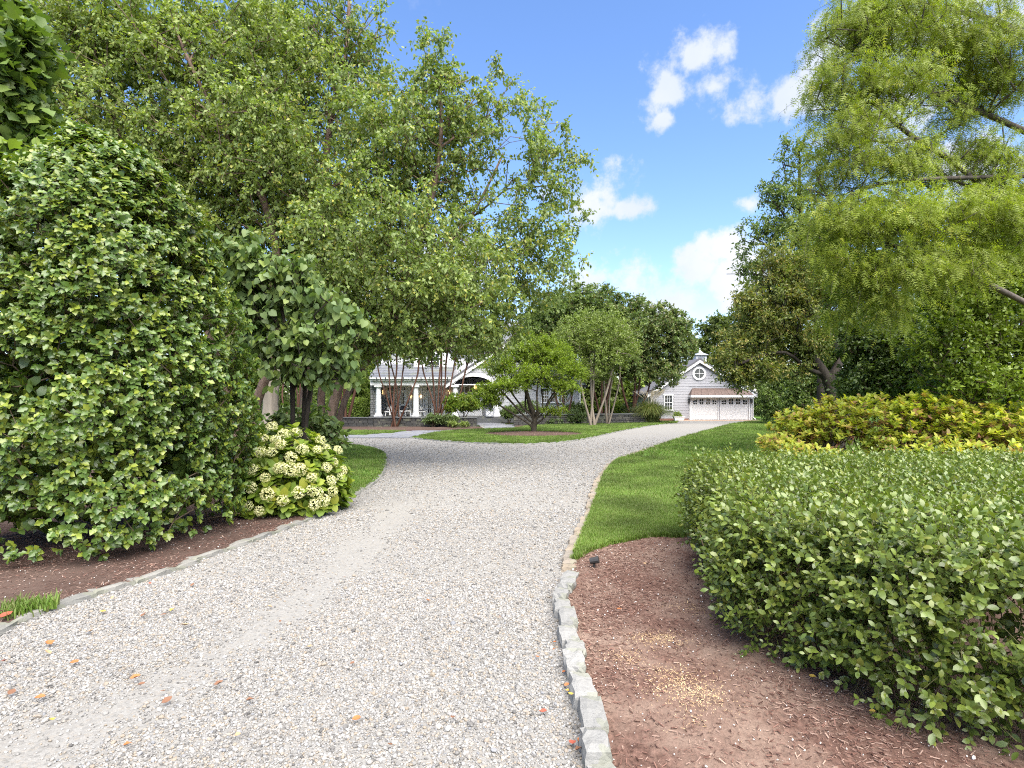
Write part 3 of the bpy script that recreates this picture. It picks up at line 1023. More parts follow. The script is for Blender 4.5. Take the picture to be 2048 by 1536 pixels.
M_grass = leaf_mat("grass_blades", [(.080, .140, .020), (.10, .175, .026), (.12, .20, .03), (.145, .20, .05), (.09, .155, .022), (.18, .19, .07), (.085, .15, .02)], .3, .5, .25, (1.2, 1.3, .5), 1.1)
tufts = [tuft_mesh(s, M_grass) for s in range(5)]
GP, GS = [], []
for (o, poly, z), nums in zip(lawns, ((26000, 0), (42000, 0), (0, 0), (9000, 0))):
    if nums[0]:
        lo, hi = poly.min(0), poly.max(0); lo = np.maximum(lo, (-13, 0)); hi = np.minimum(hi, (18, 48))
        Pq = np.stack([rng.uniform(lo[0], hi[0], nums[0] * 2), rng.uniform(lo[1], hi[1], nums[0] * 2)], 1)
        Pq = Pq[inside(poly, Pq)]
        ringd = np.hypot(Pq[:, 0] - 1.05, Pq[:, 1] - 28.4)
        Pq = Pq[ringd > 2.45]
        P3 = np.concatenate([Pq, np.full((len(Pq), 1), z)], 1); P3 = P3[in_view(P3)]
        GP.append(P3[:nums[0]]); GS.append(np.interp(P3[:nums[0], 1], [8, 15, 30, 45], [.045, .06, .09, .11]))
for n_, y0, y1, x1 in ((60000, 5.6, 9.0, 4.2), (52000, 9.0, 16, 8), (34000, 16, 50, 26)):
    Pq = np.stack([rng.uniform(.4, x1, n_ * 2), rng.uniform(y0, y1, n_ * 2)], 1)
    Pq = Pq[inside(right_lawn, Pq)]
    P3 = np.concatenate([Pq, np.full((len(Pq), 1), .035)], 1); P3 = P3[in_view(P3)][:n_]
    GP.append(P3); GS.append(np.interp(P3[:, 1], [5, 9, 16, 30, 50], [.050, .060, .075, .11, .14]))
tx = np.array([G(px + rng.uniform(-14, 14), py + rng.uniform(-5, 5)) for px, py in ((18, 1238), (45, 1232), (70, 1226), (90, 1222), (30, 1228)) for _ in range(22)])
GP.append(np.concatenate([tx, np.full((len(tx), 1), .03)], 1)); GS.append(rng.uniform(.05, .11, len(tx)))
GP = np.concatenate(GP); GS = np.concatenate(GS) * rng.uniform(.7, 1.15, sum(len(a) for a in GS))
scatter_stuff("grass", GP, np.stack([rng.normal(0, .12, len(GP)), rng.normal(0, .12, len(GP)), rng.uniform(0, 6.3, len(GP))], 1), np.stack([GS, GS, GS * .95], 1), tufts)


# --- shreds of mulch
def chip_mesh(seed, mat):
    r = np.random.default_rng(seed)
    bm = bmesh.new(); bmesh.ops.create_cube(bm, size=1)
    for v in bm.verts:
        v.co = Vector((v.co.x, v.co.y * r.uniform(.07, .15), v.co.z * .06 + .1 * v.co.x * v.co.x)) + Vector(r.normal(0, .03, 3))
    me = bpy.data.meshes.new("bark_chip"); bm.to_mesh(me); bm.free(); me.materials.append(mat)
    return me


def rand_mat(name, cols, rough=.85):
    t = NT(name)
    oi = t.node("ShaderNodeObjectInfo").outputs["Random"]
    return t.done(t.bsdf(t.ramp(oi, [(i / (len(cols) - 1), c) for i, c in enumerate(cols)]), rough, .15))


M_chip = rand_mat("bark_chips", [(.045, .024, .018), (.08, .040, .030), (.12, .064, .049), (.17, .095, .073), (.09, .05, .042), (.22, .15, .12), (.30, .21, .165), (.05, .027, .022)])
chips = [chip_mesh(s, M_chip) for s in range(4)]
CP = []
for poly, n_, lo, hi in ((right_bed, 90000, (.4, 1.9), (3.2, 7.6)), (left_bed, 60000, (-6.5, 3.5), (-2.5, 10)), (wall_bed, 5000, (-13, 33), (-1.8, 36.7))):
    Pq = np.stack([rng.uniform(lo[0], hi[0], n_), rng.uniform(lo[1], hi[1], n_)], 1); Pq = Pq[inside(poly, Pq)]
    keep = rng.random(len(Pq)) < np.clip(.5 + 1.0 * snoise(Pq, 2.6, 9), .30, 1)
    CP.append(np.concatenate([Pq[keep], np.full((int(keep.sum()), 1), .036)], 1))
a = rng.uniform(0, 6.28, 1500); rr = 2.3 * np.sqrt(rng.random(1500))
CP.append(np.stack([1.05 + rr * np.cos(a), 28.4 + rr * np.sin(a), .14 - rr * .036], 1))
CP = np.concatenate(CP); CP = CP[in_view(CP)]
cs = rng.lognormal(math.log(.0155), .55, len(CP)) * np.interp(CP[:, 1], [2, 8, 30], [.9, 1.1, 2.4])
cs = np.minimum(cs, np.interp(CP[:, 1], [2, 8, 30], [.032, .045, .09]))
scatter_stuff("mulch", CP, np.stack([rng.normal(0, .25, len(CP)), rng.normal(0, .25, len(CP)), rng.uniform(0, 6.3, len(CP))], 1), np.repeat(cs[:, None], 3, 1), chips)

# pale stone crumbs that have strayed onto the beds, petals on the lawn
M_crumb = rand_mat("stone_crumbs", [(.5, .47, .44), (.62, .6, .57), (.40, .36, .32)])
crumb = [pebble_mesh(40 + s, M_crumb) for s in range(3)]
Pq = np.stack([rng.uniform(.4, 2.6, 900), rng.uniform(2, 6.4, 900)], 1); Pq = Pq[inside(right_bed, Pq)]
Pl = np.stack([rng.uniform(-5.5, -2.4, 900), rng.uniform(3.8, 9.4, 900)], 1); Pl = Pl[inside(left_bed, Pl)]
Pq = np.concatenate([Pq, Pl]); P3 = np.concatenate([Pq, np.full((len(Pq), 1), .038)], 1)
s_ = rng.lognormal(math.log(.0065), .45, len(P3))
scatter_stuff("stone_crumbs", P3, rng.uniform(0, 6, (len(P3), 3)), np.repeat(s_[:, None], 3, 1), crumb)
M_husk = rand_mat("seed_husk", [(.60, .43, .22), (.70, .52, .30), (.50, .34, .17)])
husk = [chip_mesh(60 + s, M_husk) for s in range(3)]
HP = []
for px, py, sx, sy, n_ in ((1375, 1392, .11, .13, 900), (1345, 1375, .08, .12, 300), (1318, 1290, .11, .07, 600), (1252, 1325, .06, .07, 240), (1398, 1232, .06, .06, 90), (1350, 1222, .07, .05, 60), (1378, 1460, .06, .05, 60), (1420, 1410, .07, .06, 80)):
    c = G(px, py)
    HP.append(np.stack([rng.normal(c[0], sx, n_), rng.normal(c[1], sy, n_), np.full(n_, .040)], 1))
HP = np.concatenate(HP)
scatter_stuff("seed_husks", HP, rng.normal(0, .4, (len(HP), 3)) + np.stack([0 * HP[:, 0], 0 * HP[:, 0], rng.uniform(0, 6, len(HP))], 1), np.repeat(rng.lognormal(math.log(.0075), .3, len(HP))[:, None], 3, 1), husk)

# ================================================================== GARDEN WALL
def coursed_wall(root, x0, x1, y_at, z0, z1, thick, mat, core, seed, hmin=.10, hmax=.17, lmin=.22, lmax=.60, name="stone"):
    """a wall of single stones with recessed joints in front of a core"""
    r = np.random.default_rng(seed)
    m = MB(); ya, yb = y_at(x0), y_at(x1)
    m.add([(x0, ya + .05, z0), (x1, yb + .05, z0), (x1, yb + thick, z0), (x0, ya + thick, z0), (x0, ya + .05, z1), (x1, yb + .05, z1), (x1, yb + thick, z1), (x0, ya + thick, z1)],
          [(3, 2, 1, 0), (4, 5, 6, 7), (0, 1, 5, 4), (1, 2, 6, 5), (2, 3, 7, 6), (3, 0, 4, 7)])
    m.build("core", core, root)
    z = z0
    while z < z1 - .03:
        h = min(r.uniform(hmin, hmax), z1 - z)
        x = x0
        while x < x1 - .04:
            L = min(r.uniform(lmin, lmax), x1 - x)
            if x1 - (x + L) < .08: L = x1 - x
            pr = r.uniform(-.02, .02); j = .009
            q = MB(); y0 = y_at(x + j) + pr; y1 = y_at(x + L - j) + pr
            jit = lambda: r.normal(0, .006)
            q.add([(x + j, y0 + .02, z + j), (x + L - j, y1 + .02, z + j), (x + L - j + jit(), y1 + .02, z + h - j), (x + j + jit(), y0 + .02, z + h - j),
                   (x + j + .015, y0, z + j + .012), (x + L - j - .015, y1, z + j + .012), (x + L - j - .015, y1, z + h - j - .012), (x + j + .015, y0, z + h - j - .012),
                   (x + j, y0 + .06, z + j), (x + L - j, y1 + .06, z + j), (x + L - j, y1 + .06, z + h - j), (x + j, y0 + .06, z + h - j)],
                  [(4, 5, 6, 7), (0, 1, 5, 4), (1, 2, 6, 5), (2, 3, 7, 6), (3, 0, 4, 7), (8, 9, 1, 0), (9, 10, 2, 1), (10, 11, 3, 2), (11, 8, 0, 3)])
            q.build(name, mat, root)
            x += L
        z += h


M_core = plain("wall_core", (.045, .045, .042), .95)
lw = empty("garden_wall", (-7.8, 36.8, 0), "low dark fieldstone wall with a pale flat coping in front of the porch", "garden wall", "low stone walls round the terrace")
coursed_wall(lw, -13.4, -2.3, lambda x: 36.8, .0, .58, .42, M_fieldstone, M_core, 1)
rw = empty("garden_wall", (6, 41, 0), "low dark stone wall behind the pale-barked tree near the ornamental grass", "garden wall", "low stone walls round the terrace")
yr = lambda x: 38.4 + (x - .1) * .42
coursed_wall(rw, .1, 10.6, yr, .0, .72, .42, M_fieldstone, M_core, 2)
r = np.random.default_rng(8)
x = -13.45
while x < -2.28:
    L = min(r.uniform(.8, 1.3), -2.26 - x)
    m = MB(); m.box(x + .004, x + L - .004, 36.74, 37.28, .584, .645 + r.uniform(0, .005)); m.build("coping_stone", M_coping, lw); x += L
x = .05
while x < 10.65:
    L = min(r.uniform(.8, 1.3), 10.68 - x)
    m = MB(); a, b2 = x + .004, x + L - .004
    m.add([(a, yr(a) - .06, .724), (b2, yr(b2) - .06, .724), (b2, yr(b2) + .48, .724), (a, yr(a) + .48, .724), (a, yr(a) - .06, .79), (b2, yr(b2) - .06, .79), (b2, yr(b2) + .48, .79), (a, yr(a) + .48, .79)],
          [(3, 2, 1, 0), (4, 5, 6, 7), (0, 1, 5, 4), (1, 2, 6, 5), (2, 3, 7, 6), (3, 0, 4, 7)])
    m.build("coping_stone", M_coping, rw); x += L

# ================================================================== BUILDINGS
M_white = plain("white_paint", (.57, .575, .58), .45, .03, 3, .35)
M_hwhite = plain("lifted_white_paint", (.74, .74, .74), .5, .03, 3, .35)  # paler copy of the white, lifted to offset the shade on the house
M_siding = plain("grey_shingle", (.31, .31, .33), .75, .07, 5, .2)
M_hsiding = plain("pale_grey_shingle", (.40, .405, .425), .75, .06, 5, .2)
M_slate = stone_mat("roof_slate", (.13, .14, .16), (.18, .185, .205), 5, .05)
M_dkroof = plain("dark_shingle", (.10, .10, .11), .9, .3, 16)
M_copper = plain("aged_copper", (.10, .070, .060), .6, .35, 5, .4, .004, .35)
M_zinc = plain("grey_metal", (.34, .36, .40), .4, .1, 6, .4, 0, .5)
M_dark = plain("dark_metal", (.03, .03, .03), .5)
M_brick = plain("brick_base", (.22, .11, .08), .9, .3, 20)


def glass_mat(name, col, rough=.06):
    t = NT(name)
    return t.done(t.bsdf(col, rough, .7))


M_pane = glass_mat("dark_pane", (.035, .04, .042))
M_pane_lit = glass_mat("painted_glow_pane", (.10, .085, .05), .1)  # warm tint paints the glow of the room behind into the glass


def glow_mat(name, col, s):
    t = NT(name)
    return t.done(t.bsdf((.9, .8, .6), .5, .2, emit=col, emit_s=s))


M_glow = glow_mat("lamp_glow", (1.0, .60, .25), 1.1)


def siding(root, z0, z1, step, xlim, y, holes, mat, name="siding_board"):
    """courses of shingle boards, each a wedge whose lower edge stands proud"""
    z = z0
    while z < z1 - .03:
        zt = min(z + step, z1)
        xa, xb = xlim(zt - .002)
        xa0, xb0 = xlim(z)
        spans = [(xa0, xb0)]
        for hx0, hx1, hz0, hz1 in holes:
            if hz0 < zt - .02 and hz1 > z + .02:
                ns = []
                for a, b in spans:
                    if hx1 <= a or hx0 >= b: ns.append((a, b)); continue
                    if hx0 > a: ns.append((a, hx0))
                    if hx1 < b: ns.append((hx1, b))
                spans = ns
        for a, b in spans:
            if b - a < .04: continue
            ta = max(a, xa) if abs(a - xa0) < 1e-6 else a
            tb = min(b, xb) if abs(b - xb0) < 1e-6 else b
            if tb <= ta: ta = tb = (a + b) / 2
            m = MB()
            m.add([(a, y - .028, z + .003), (b, y - .028, z + .003), (tb, y - .010, zt - .004), (ta, y - .010, zt - .004), (a, y, z + .003), (b, y, z + .003), (tb, y, zt), (ta, y, zt)],
                  [(0, 1, 2, 3), (0, 4, 5, 1), (1, 5, 6, 2), (2, 6, 7, 3), (3, 7, 4, 0)])
            m.build(name, mat, root)
        z += step


def bars(m, x0, x1, z0, z1, nx, nz, y0, y1, w):
    for i in range(1, nx):
        x = x0 + (x1 - x0) * i / nx; m.box(x - w / 2, x + w / 2, y0, y1, z0, z1)
    for i in range(1, nz):
        z = z0 + (z1 - z0) * i / nz; m.box(x0, x1, y0 - .002, y1 - .003, z - w / 2, z + w / 2)


def window(root, x0, x1, z0, z1, y, nx, nz, fr=.11, mat=None, sash=True, name="window", bw=.028, wm=None):
    m = MB()
    m.box(x0, x0 + fr, y - .07, y, z0, z1); m.box(x1 - fr, x1, y - .07, y, z0, z1)
    m.box(x0 - .04, x1 + .04, y - .085, y, z1, z1 + fr); m.box(x0 - .05, x1 + .05, y - .11, y, z0 - .06, z0 - .001)
    m.box(x0 + fr + .001, x1 - fr - .001, y - .06, y, z0 + .002, z0 + .05)
    f = m.build(name, wm or M_white, root)
    a, b, c, d = x0 + fr + .002, x1 - fr - .002, z0 + .052, z1 - .002
    p = MB(); p.box(a, b, y - .03, y - .012, c, d); p.build("pane", mat or M_pane, f)
    q = MB(); bars(q, a, b, c, d, nx, nz, y - .045, y - .0305, bw)
    if sash: q.box(a, b, y - .052, y - .0308, (c + d) / 2 - .03, (c + d) / 2 + .03)
    q.build("muntin", wm or M_white, f)
    return f


# ------------------------------------------------------------------ garage
gy, gs = 52.0, 52.0 / F
gX = lambda px: (px - CX) * gs
gZ = lambda py: CH - (py - HY) * gs
ga = empty("garage", (17.2, 52, 0), "grey shingled two-door garage with a round gable window and a cupola", "garage")
xl, xr, xp = gX(1301), gX(1504.5), gX(1398)
ze, zp = gZ(786), gZ(721)
slope = (zp - ze) / (xp - xl)
glim = lambda z: (xl if z < ze else xl + (z - ze) / slope, xr if z < ze else xr - (z - ze) * (xr - xp) / (zp - ze))
mb = MB(); mb.prism([(xl, 0), (xr, 0), (xr, ze), (xp, zp), (xl, ze)], gy + .002, gy + 9.0)
wallg = mb.build("wall", M_siding, ga)
dz = gZ(795.5)
siding(wallg, .14, zp - .1, .245, glim, gy, [(gX(1378), gX(1500), 0, gZ(777)), (gX(1326), gX(1347), gZ(823), gZ(790)), (xp - .62, xp + .62, gZ(761), gZ(733.5))], M_siding)
m = MB(); m.box(xl, gX(1377), gy - .03, gy, -.05, .135); m.build("base_course", M_brick, ga)
for sx in (-1, 1):
    # roof slopes, rake boards, corner boards
    ex = xl - .35 if sx < 0 else xr + .35
    ezz = ze - .35 * slope
    m = MB(); m.prism([(xp, zp + .06), (xp, zp + .22), (ex, ezz + .22), (ex, ezz + .06)] if sx < 0 else [(xp, zp + .06), (ex, ezz + .06), (ex, ezz + .22), (xp, zp + .22)], gy - .32, gy + 9.2)
    m.build("roof", M_dkroof, ga)
    m = MB(); m.prism([(xp, zp - .22), (xp, zp + .055), (ex, ezz + .055), (ex, ezz - .20)] if sx < 0 else [(xp, zp - .22), (ex, ezz - .20), (ex, ezz + .055), (xp, zp + .055)], gy - .30, gy - .24)
    m.build("rake_board", M_white, ga)
    x0 = xl if sx < 0 else xr - .13
    m = MB(); m.box(x0, x0 + .13, gy - .05, gy - .001, .02, ze - .02); m.build("corner_board", M_white, ga)
window(ga, gX(1327), gX(1346), gZ(820), gZ(791), gy - .02, 3, 4)
# round window
m = MB(); ci, co = .44, .63; n = 28; cz = gZ(747)
vs, fs = [], []
for k in range(n):
    a = 2 * math.pi * k / n
    for rr_, yy in ((ci, gy - .02), (ci, gy - .10), (co, gy - .10), (co, gy - .0)): vs.append((xp + rr_ * math.cos(a), yy, cz + rr_ * math.sin(a)))
for k in range(n):
    q = (k + 1) % n
    for j in range(3): fs.append((k * 4 + j, q * 4 + j, q * 4 + j + 1, k * 4 + j + 1))
m.add(vs, fs); rw_ = m.build("round_window", M_white, ga)
m = MB(); m.prism([(xp + ci * math.cos(2 * math.pi * k / n), cz + ci * math.sin(2 * math.pi * k / n)) for k in range(n)], gy - .055, gy - .035); m.build("pane", M_pane, rw_)
m = MB(); m.box(xp - .022, xp + .022, gy - .075, gy - .057, cz - ci, cz + ci); m.box(xp - ci, xp + ci, gy - .077, gy - .060, cz - .022, cz + .022); m.build("muntin", M_white, rw_)
# doors
hx0, hx1 = gX(1378.5), gX(1499.5)
m = MB(); m.box(hx0, gX(1383.3), gy - .10, gy - .002, .02, dz); m.box(gX(1497), hx1, gy - .10, gy - .002, .02, dz); m.box(gX(1435.3), gX(1436.8), gy - .08, gy - .002, .02, dz); m.box(gX(1439.3), gX(1440.6), gy - .08, gy - .002, .02, dz)
m.box(hx0, hx1, gy - .11, gy - .002, dz + .001, gZ(790)); m.build("door_frame", M_white, ga)
m = MB(); m.box(gX(1436.9), gX(1439.2), gy - .05, gy - .002, .02, dz - .002); m.build("siding_post", M_siding, ga)
for a, b in ((1383.5, 1435.1), (1440.8, 1496.8)):
    x0, x1 = gX(a), gX(b)
    m = MB(); m.box(x0, x1, gy - .02, gy - .001, .02, dz - .002)
    dr = m.build("garage_door", M_white, ga)
    p = MB()
    for k in range(4):
        z = .04 + k * .50
        if z + .48 < dz - .55: p.box(x0 + .04, x1 - .04, gy - .034, gy - .0205, z, z + .485)
    p.build("door_panel", M_white, dr)
    w4 = (x1 - x0) / 4
    xc = (x0 + x1) / 2; half = (x1 - x0) / 2
    arch = lambda x: gZ(797.6) - .24 * ((x - xc) / half) ** 2
    for k in range(4):
        wa, wb = x0 + w4 * k + .13, x0 + w4 * (k + 1) - .13
        zb = gZ(808.5)
        xs = np.linspace(wa, wb, 5)
        out = [(wa, zb), (wb, zb)] + [(x, arch(x)) for x in xs[::-1]]
        q = MB(); q.prism(out, gy - .030, gy - .0215); pn = q.build("pane", M_pane, dr)
        q = MB(); xm = (wa + wb) / 2
        q.box(xm - .022, xm + .022, gy - .045, gy - .031, zb, arch(xm)); zm = zb + .5 * (min(arch(wa), arch(wb)) - zb)
        q.box(wa, wb, gy - .047, gy - .033, zm - .02, zm + .02); q.build("muntin", M_white, pn)
# copper hood
m = MB(); zt, zb = gZ(776.5), gZ(790.5); x0, x1 = gX(1376.5), gX(1500.5)
m.add([(gX(1384), gy - .03, zt), (gX(1492), gy - .03, zt), (x1, gy - .85, zb), (x0, gy - .85, zb), (x0, gy - .0, zb), (x1, gy - .0, zb)], [(3, 2, 1, 0), (0, 4, 3), (1, 2, 5), (3, 4, 5, 2)])
hood = m.build("hood_roof", M_copper, ga)
nsm = 9
for k in range(nsm):
    m = MB(); t_ = (k + .5) / nsm; xa = gX(1384) + t_ * (gX(1492) - gX(1384)); xb = x0 + t_ * (x1 - x0)
    m.tube([(xa, gy - .04, zt - .01), (xb, gy - .86, zb + .012)], .012, 4)
    m.build("seam", M_copper, hood)
m = MB(); m.box(x0, x1, gy - .86, gy - .78, zb - .20, zb - .003); m.box(x0, x0 + .07, gy - .78, gy - .002, zb - .20, zb - .004); m.box(x1 - .07, x1, gy - .78, gy - .002, zb - .20, zb - .004); m.build("fascia", M_white, ga)
for px in (1377.2, 1501.8):
    x = gX(px); m = MB(); m.box(x - .07, x + .07, gy - .22, gy - .08, gZ(806), gZ(799)); m.box(x - .03, x + .03, gy - .08, gy - .001, gZ(802), gZ(800)); m.box(x - .09, x + .09, gy - .24, gy - .06, gZ(799) + .002, gZ(798)); m.build("wall_lantern", M_dark, ga)
m = MB(); m.tube([(xr + .28, gy - .36, ezz + .06), (xr + .03, gy - .10, ze - .55), (xr + .03, gy - .10, .25), (xr + .18, gy - .35, .06)], .045, 8); m.build("downspout", M_white, ga)
# cupola
cy_ = gy + 3.2; cs = cy_ / F; kx = (1399.5 - CX) * cs
m = MB(); m.box(kx - .50, kx + .50, cy_ - .5, cy_ + .5, zp - .4, zp + .72); cup = m.build("cupola", M_white, ga)
m = MB()
for k in range(6): m.box(kx - .34, kx + .34, cy_ - .52, cy_ - .501, zp + .20 + k * .075, zp + .25 + k * .075)
m.build("louver", M_zinc, cup)
m = MB(); zt = zp + .72; m.add([(kx - .68, cy_ - .68, zt), (kx + .68, cy_ - .68, zt), (kx + .68, cy_ + .68, zt), (kx - .68, cy_ + .68, zt), (kx - .22, cy_ - .22, zt + .27), (kx + .22, cy_ - .22, zt + .27), (kx + .22, cy_ + .22, zt + .27), (kx - .22, cy_ + .22, zt + .27), (kx, cy_, zt + .55)],
    [(3, 2, 1, 0), (0, 1, 5, 4), (1, 2, 6, 5), (2, 3, 7, 6), (3, 0, 4, 7), (4, 5, 8), (5, 6, 8), (6, 7, 8), (7, 4, 8)]); m.lathe(kx, cy_, [(.05, zt + .5), (.07, zt + .6), (.02, zt + .75)], 8)
m.build("cupola_roof", M_zinc, cup)

# ------------------------------------------------------------------ house
hy, hs = 45.0, 45.0 / F
hX = lambda px, d=45.0: (px - CX) * d / F
hZ = lambda py, d=45.0: CH - (py - HY) * d / F
ho = empty("house", (-4, 46, 0), "long grey shingled house with a white columned porch and an arched entry", "house")
# porch floor with steps
m = MB(); m.box(hX(741), hX(958), hy - .6, hy + 2.6, 0, .50); m.box(hX(958) + .002, hX(1003), hy - .3, hy + 2.6, 0, .498); m.build("porch_floor", M_coping, ho)
for k in range(2):
    m = MB(); m.box(hX(956), hX(1004), hy - .32 - .36 * (k + 1), hy - .302 - .36 * k, 0, .34 - .17 * k); m.build("step", M_coping, ho)
# columns
for px in (757, 832, 910.5, 994.5):
    x = hX(px); m = MB(); m.box(x - .30, x + .30, hy - .30, hy + .30, .50, .62); m.lathe(x, hy, [(.27, .622), (.27, .70), (.225, .74), (.225, 1.4), (.19, 2.72), (.21, 2.74), (.25, 2.82)], 18); m.box(x - .29, x + .29, hy - .29, hy + .29, 2.822, 2.95)
    m.build("column", M_hwhite, ho)
# entablature of the porch
m = MB(); zb = 2.955
m.box(hX(748), hX(905), hy - .24, hy + .24, zb, zb + .30); m.box(hX(747), hX(904.5), hy - .30, hy + .28, zb + .302, zb + .36); m.box(hX(744), hX(904), hy - .46, hy + .3, zb + .362, zb + .50); m.box(hX(743), hX(903.5), hy - .58, hy + .3, zb + .502, zb + .60)
m.box(hX(742), hX(750), hy - .3, hy + 2.4, zb, zb + .5)
m.build("entablature", M_hwhite, ho)
for k in range(9): x = hX(757 + k * 17.5); m = MB(); m.box(x - .03, x + .03, hy - .62, hy - .585, zb + .34, zb + .62); m.build("gutter_bracket", M_dark, ho)
# back wall of the porch and the main walls
yb = hy + 2.6
m = MB(); m.box(hX(741), hX(1003), yb, yb + 8, 0, 5.2); wallh = m.build("wall", M_hsiding, ho)
m = MB(); m.box(hX(748), hX(1000), hy - .2, yb - .002, 2.98, 3.05); m.build("porch_ceiling", M_hwhite, ho)
groups = ((773.5, 814, 3), (818, 845, 2), (850.5, 890, 3))
holes = [(hX(a, yb), hX(b, yb), .5, 3.0) for a, b, n_ in groups]
siding(wallh, .52, 2.96, .24, lambda z: (hX(748), hX(905)), yb, holes, M_hsiding)
for a, b in ((814, 818), (845, 850.5)):
    m = MB(); m.box(hX(a, yb) + .042, hX(b, yb) - .042, yb - .07, yb - .036, .505, 2.96); m.build("panel", M_hwhite, ho)
for a, b, n_ in groups:
    x0, x1 = hX(a, yb), hX(b, yb)
    m = MB(); fw = .12
    m.box(x0, x0 + fw, yb - .09, yb, .505, 2.86); m.box(x1 - fw, x1, yb - .09, yb, .505, 2.86); m.box(x0 - .04, x1 + .04, yb - .10, yb, 2.862, 2.97); m.box(x0 + fw + .001, x1 - fw - .001, yb - .085, yb, 2.50, 2.60)
    fr = m.build("door_frame", M_hwhite, ho)
    wl_ = (x1 - x0 - 2 * fw) / n_
    for k in range(n_):
        a0, a1 = x0 + fw + wl_ * k + .004, x0 + fw + wl_ * (k + 1) - .004
        q = MB(); s_ = .11
        q.box(a0, a0 + s_, yb - .06, yb - .01, .51, 2.495); q.box(a1 - s_, a1, yb - .06, yb - .01, .51, 2.495); q.box(a0 + s_ + .001, a1 - s_ - .001, yb - .058, yb - .01, .51, .74); q.box(a0 + s_ + .001, a1 - s_ - .001, yb - .058, yb - .01, 2.40, 2.495)
        bars(q, a0 + s_, a1 - s_, .74, 2.40, 2, 5, yb - .052, yb - .033, .03)
        dl = q.build("door", M_hwhite, ho)
        p = MB(); p.box(a0 + s_ + .002, a1 - s_ - .002, yb - .032, yb - .012, .742, 2.398); p.build("pane", M_pane_lit if (n_ == 2 or k == 1) else M_pane, dl)
    p = MB(); p.box(x0 + fw + .002, x1 - fw - .002, yb - .03, yb - .012, 2.602, 2.858); tp = p.build("transom", M_pane, ho)
    q = MB(); bars(q, x0 + fw, x1 - fw, 2.602, 2.858, n_ * 3, 1, yb - .05, yb - .031, .05); q.build("muntin", M_hwhite, tp)
for px, yy in ((764.5, yb), (898.5, yb)):
    x = hX(px, yy); z = hZ(784, yy)
    m = MB(); m.box(x - .10, x + .10, yy - .28, yy - .08, z + .20, z + .24); m.add([(x - .10, yy - .28, z + .242), (x + .10, yy - .28, z + .242), (x + .10, yy - .08, z + .242), (x - .10, yy - .08, z + .242), (x, yy - .18, z + .36)], [(0, 1, 4), (1, 2, 4), (2, 3, 4), (3, 0, 4)])
    m.box(x - .08, x + .08, yy - .26, yy - .10, z - .22, z - .19)
    for sx in (-1, 1):
        for sy in (-1, 1): m.box(x + sx * .085 - .008, x + sx * .085 + .008, yy - .18 + sy * .085 - .008, yy - .18 + sy * .085 + .008, z - .19, z + .20)
    m.tube([(x, yy - .18, z + .34), (x, yy - .18, z + .48), (x, yy - .0, z + .50)], .014, 6)
    la = m.build("wall_lantern", M_dark, ho)
    q = MB(); q.box(x - .07, x + .07, yy - .25, yy - .11, z - .185, z + .15); q.build("glass", M_glow, la)
# chandelier seen through the middle doors
x = hX(832, yb)
for k in (-1.0, -.2, .25, .95): m = MB(); m.lathe(x + k * .45, yb - .10, [(.02, 2.0), (.08, 2.03), (.08, 2.18), (.02, 2.22)], 8); m.build("pendant_lamp", M_glow, ho)
# stone pier at the porch end
pier = MB(); pier.box(hX(741.5), hX(751), hy + .3, hy + 2.4, 0, 2.95); pr_ = pier.build("stone_pier", M_core, ho)
coursed_wall(pr_, hX(741) - .05, hX(751), lambda x: hy + .12, .5, 2.93, .2, stone_mat("pier_stone", (.30, .30, .30), (.22, .22, .22), 9, .2), M_core, 5, .13, .22, .16, .3)


# porch roof and main roof, slates in rows
def roof_rows(root, name, x0, x1, ya, za, yb_, zb_, n, mat, seed, lim=None):
    r = np.random.default_rng(seed)
    m = MB(); m.add([(x0, ya, za), (x1, ya, za), (x1, yb_, zb_), (x0, yb_, zb_), (x0, ya, za - .1), (x1, ya, za - .1), (x1, yb_, zb_ - .1), (x0, yb_, zb_ - .1)], [(0, 1, 2, 3), (7, 6, 5, 4), (0, 4, 5, 1), (1, 5, 6, 2), (2, 6, 7, 3), (3, 7, 4, 0)])
    rt = m.build(name, M_dkroof, root)
    for k in range(n):
        t0, t1 = k / n, (k + 1.15) / n
        y0, z0, y1, z1 = ya + (yb_ - ya) * t0, za + (zb_ - za) * t0, ya + (yb_ - ya) * min(t1, 1), za + (zb_ - za) * min(t1, 1)
        q = MB(); x = x0
        while x < x1 - .05:
            w = min(r.uniform(.22, .40), x1 - x); dzz = r.uniform(0, .012)
            q.add([(x + .004, y0, z0 + .045 + dzz), (x + w - .004, y0, z0 + .045 + dzz), (x + w - .004, y1, z1 + .012), (x + .004, y1, z1 + .012), (x + .004, y0, z0 + .004), (x + w - .004, y0, z0 + .004)], [(0, 1, 2, 3), (4, 5, 1, 0)])
            x += w
        q.build("slate_course", mat, rt)


roof_rows(ho, "porch_roof", hX(741), hX(905), hy - .5, zb + .60, yb + .4, 4.95, 9, M_slate, 3)
roof_rows(ho, "main_roof", hX(728), hX(1120), yb + .3, 5.0, yb + 5.5, 9.2, 16, M_slate, 4)
# dormer, white with a pediment
dx0, dx1, dy = -8.1, -4.9, hy + 1.9
m = MB(); m.prism([(dx0, 4.0), (dx1, 4.0), (dx1, 5.6), ((dx0 + dx1) / 2, 6.7), (dx0, 5.6)], dy, dy + 4); dm = m.build("dormer", M_hwhite, ho)
for sx in (-1, 1):
    m = MB(); xm = (dx0 + dx1) / 2; ex = xm + sx * 1.85
    pts = [(xm, 6.72), (xm, 6.86), (ex, 5.59), (ex, 5.45)]
    m.prism(pts if sx < 0 else pts[::-1], dy - .25, dy + 4); m.build("dormer_roof", M_slate, dm)
window(dm, -7.1, -5.9, 4.3, 5.6, dy - .002, 3, 4)

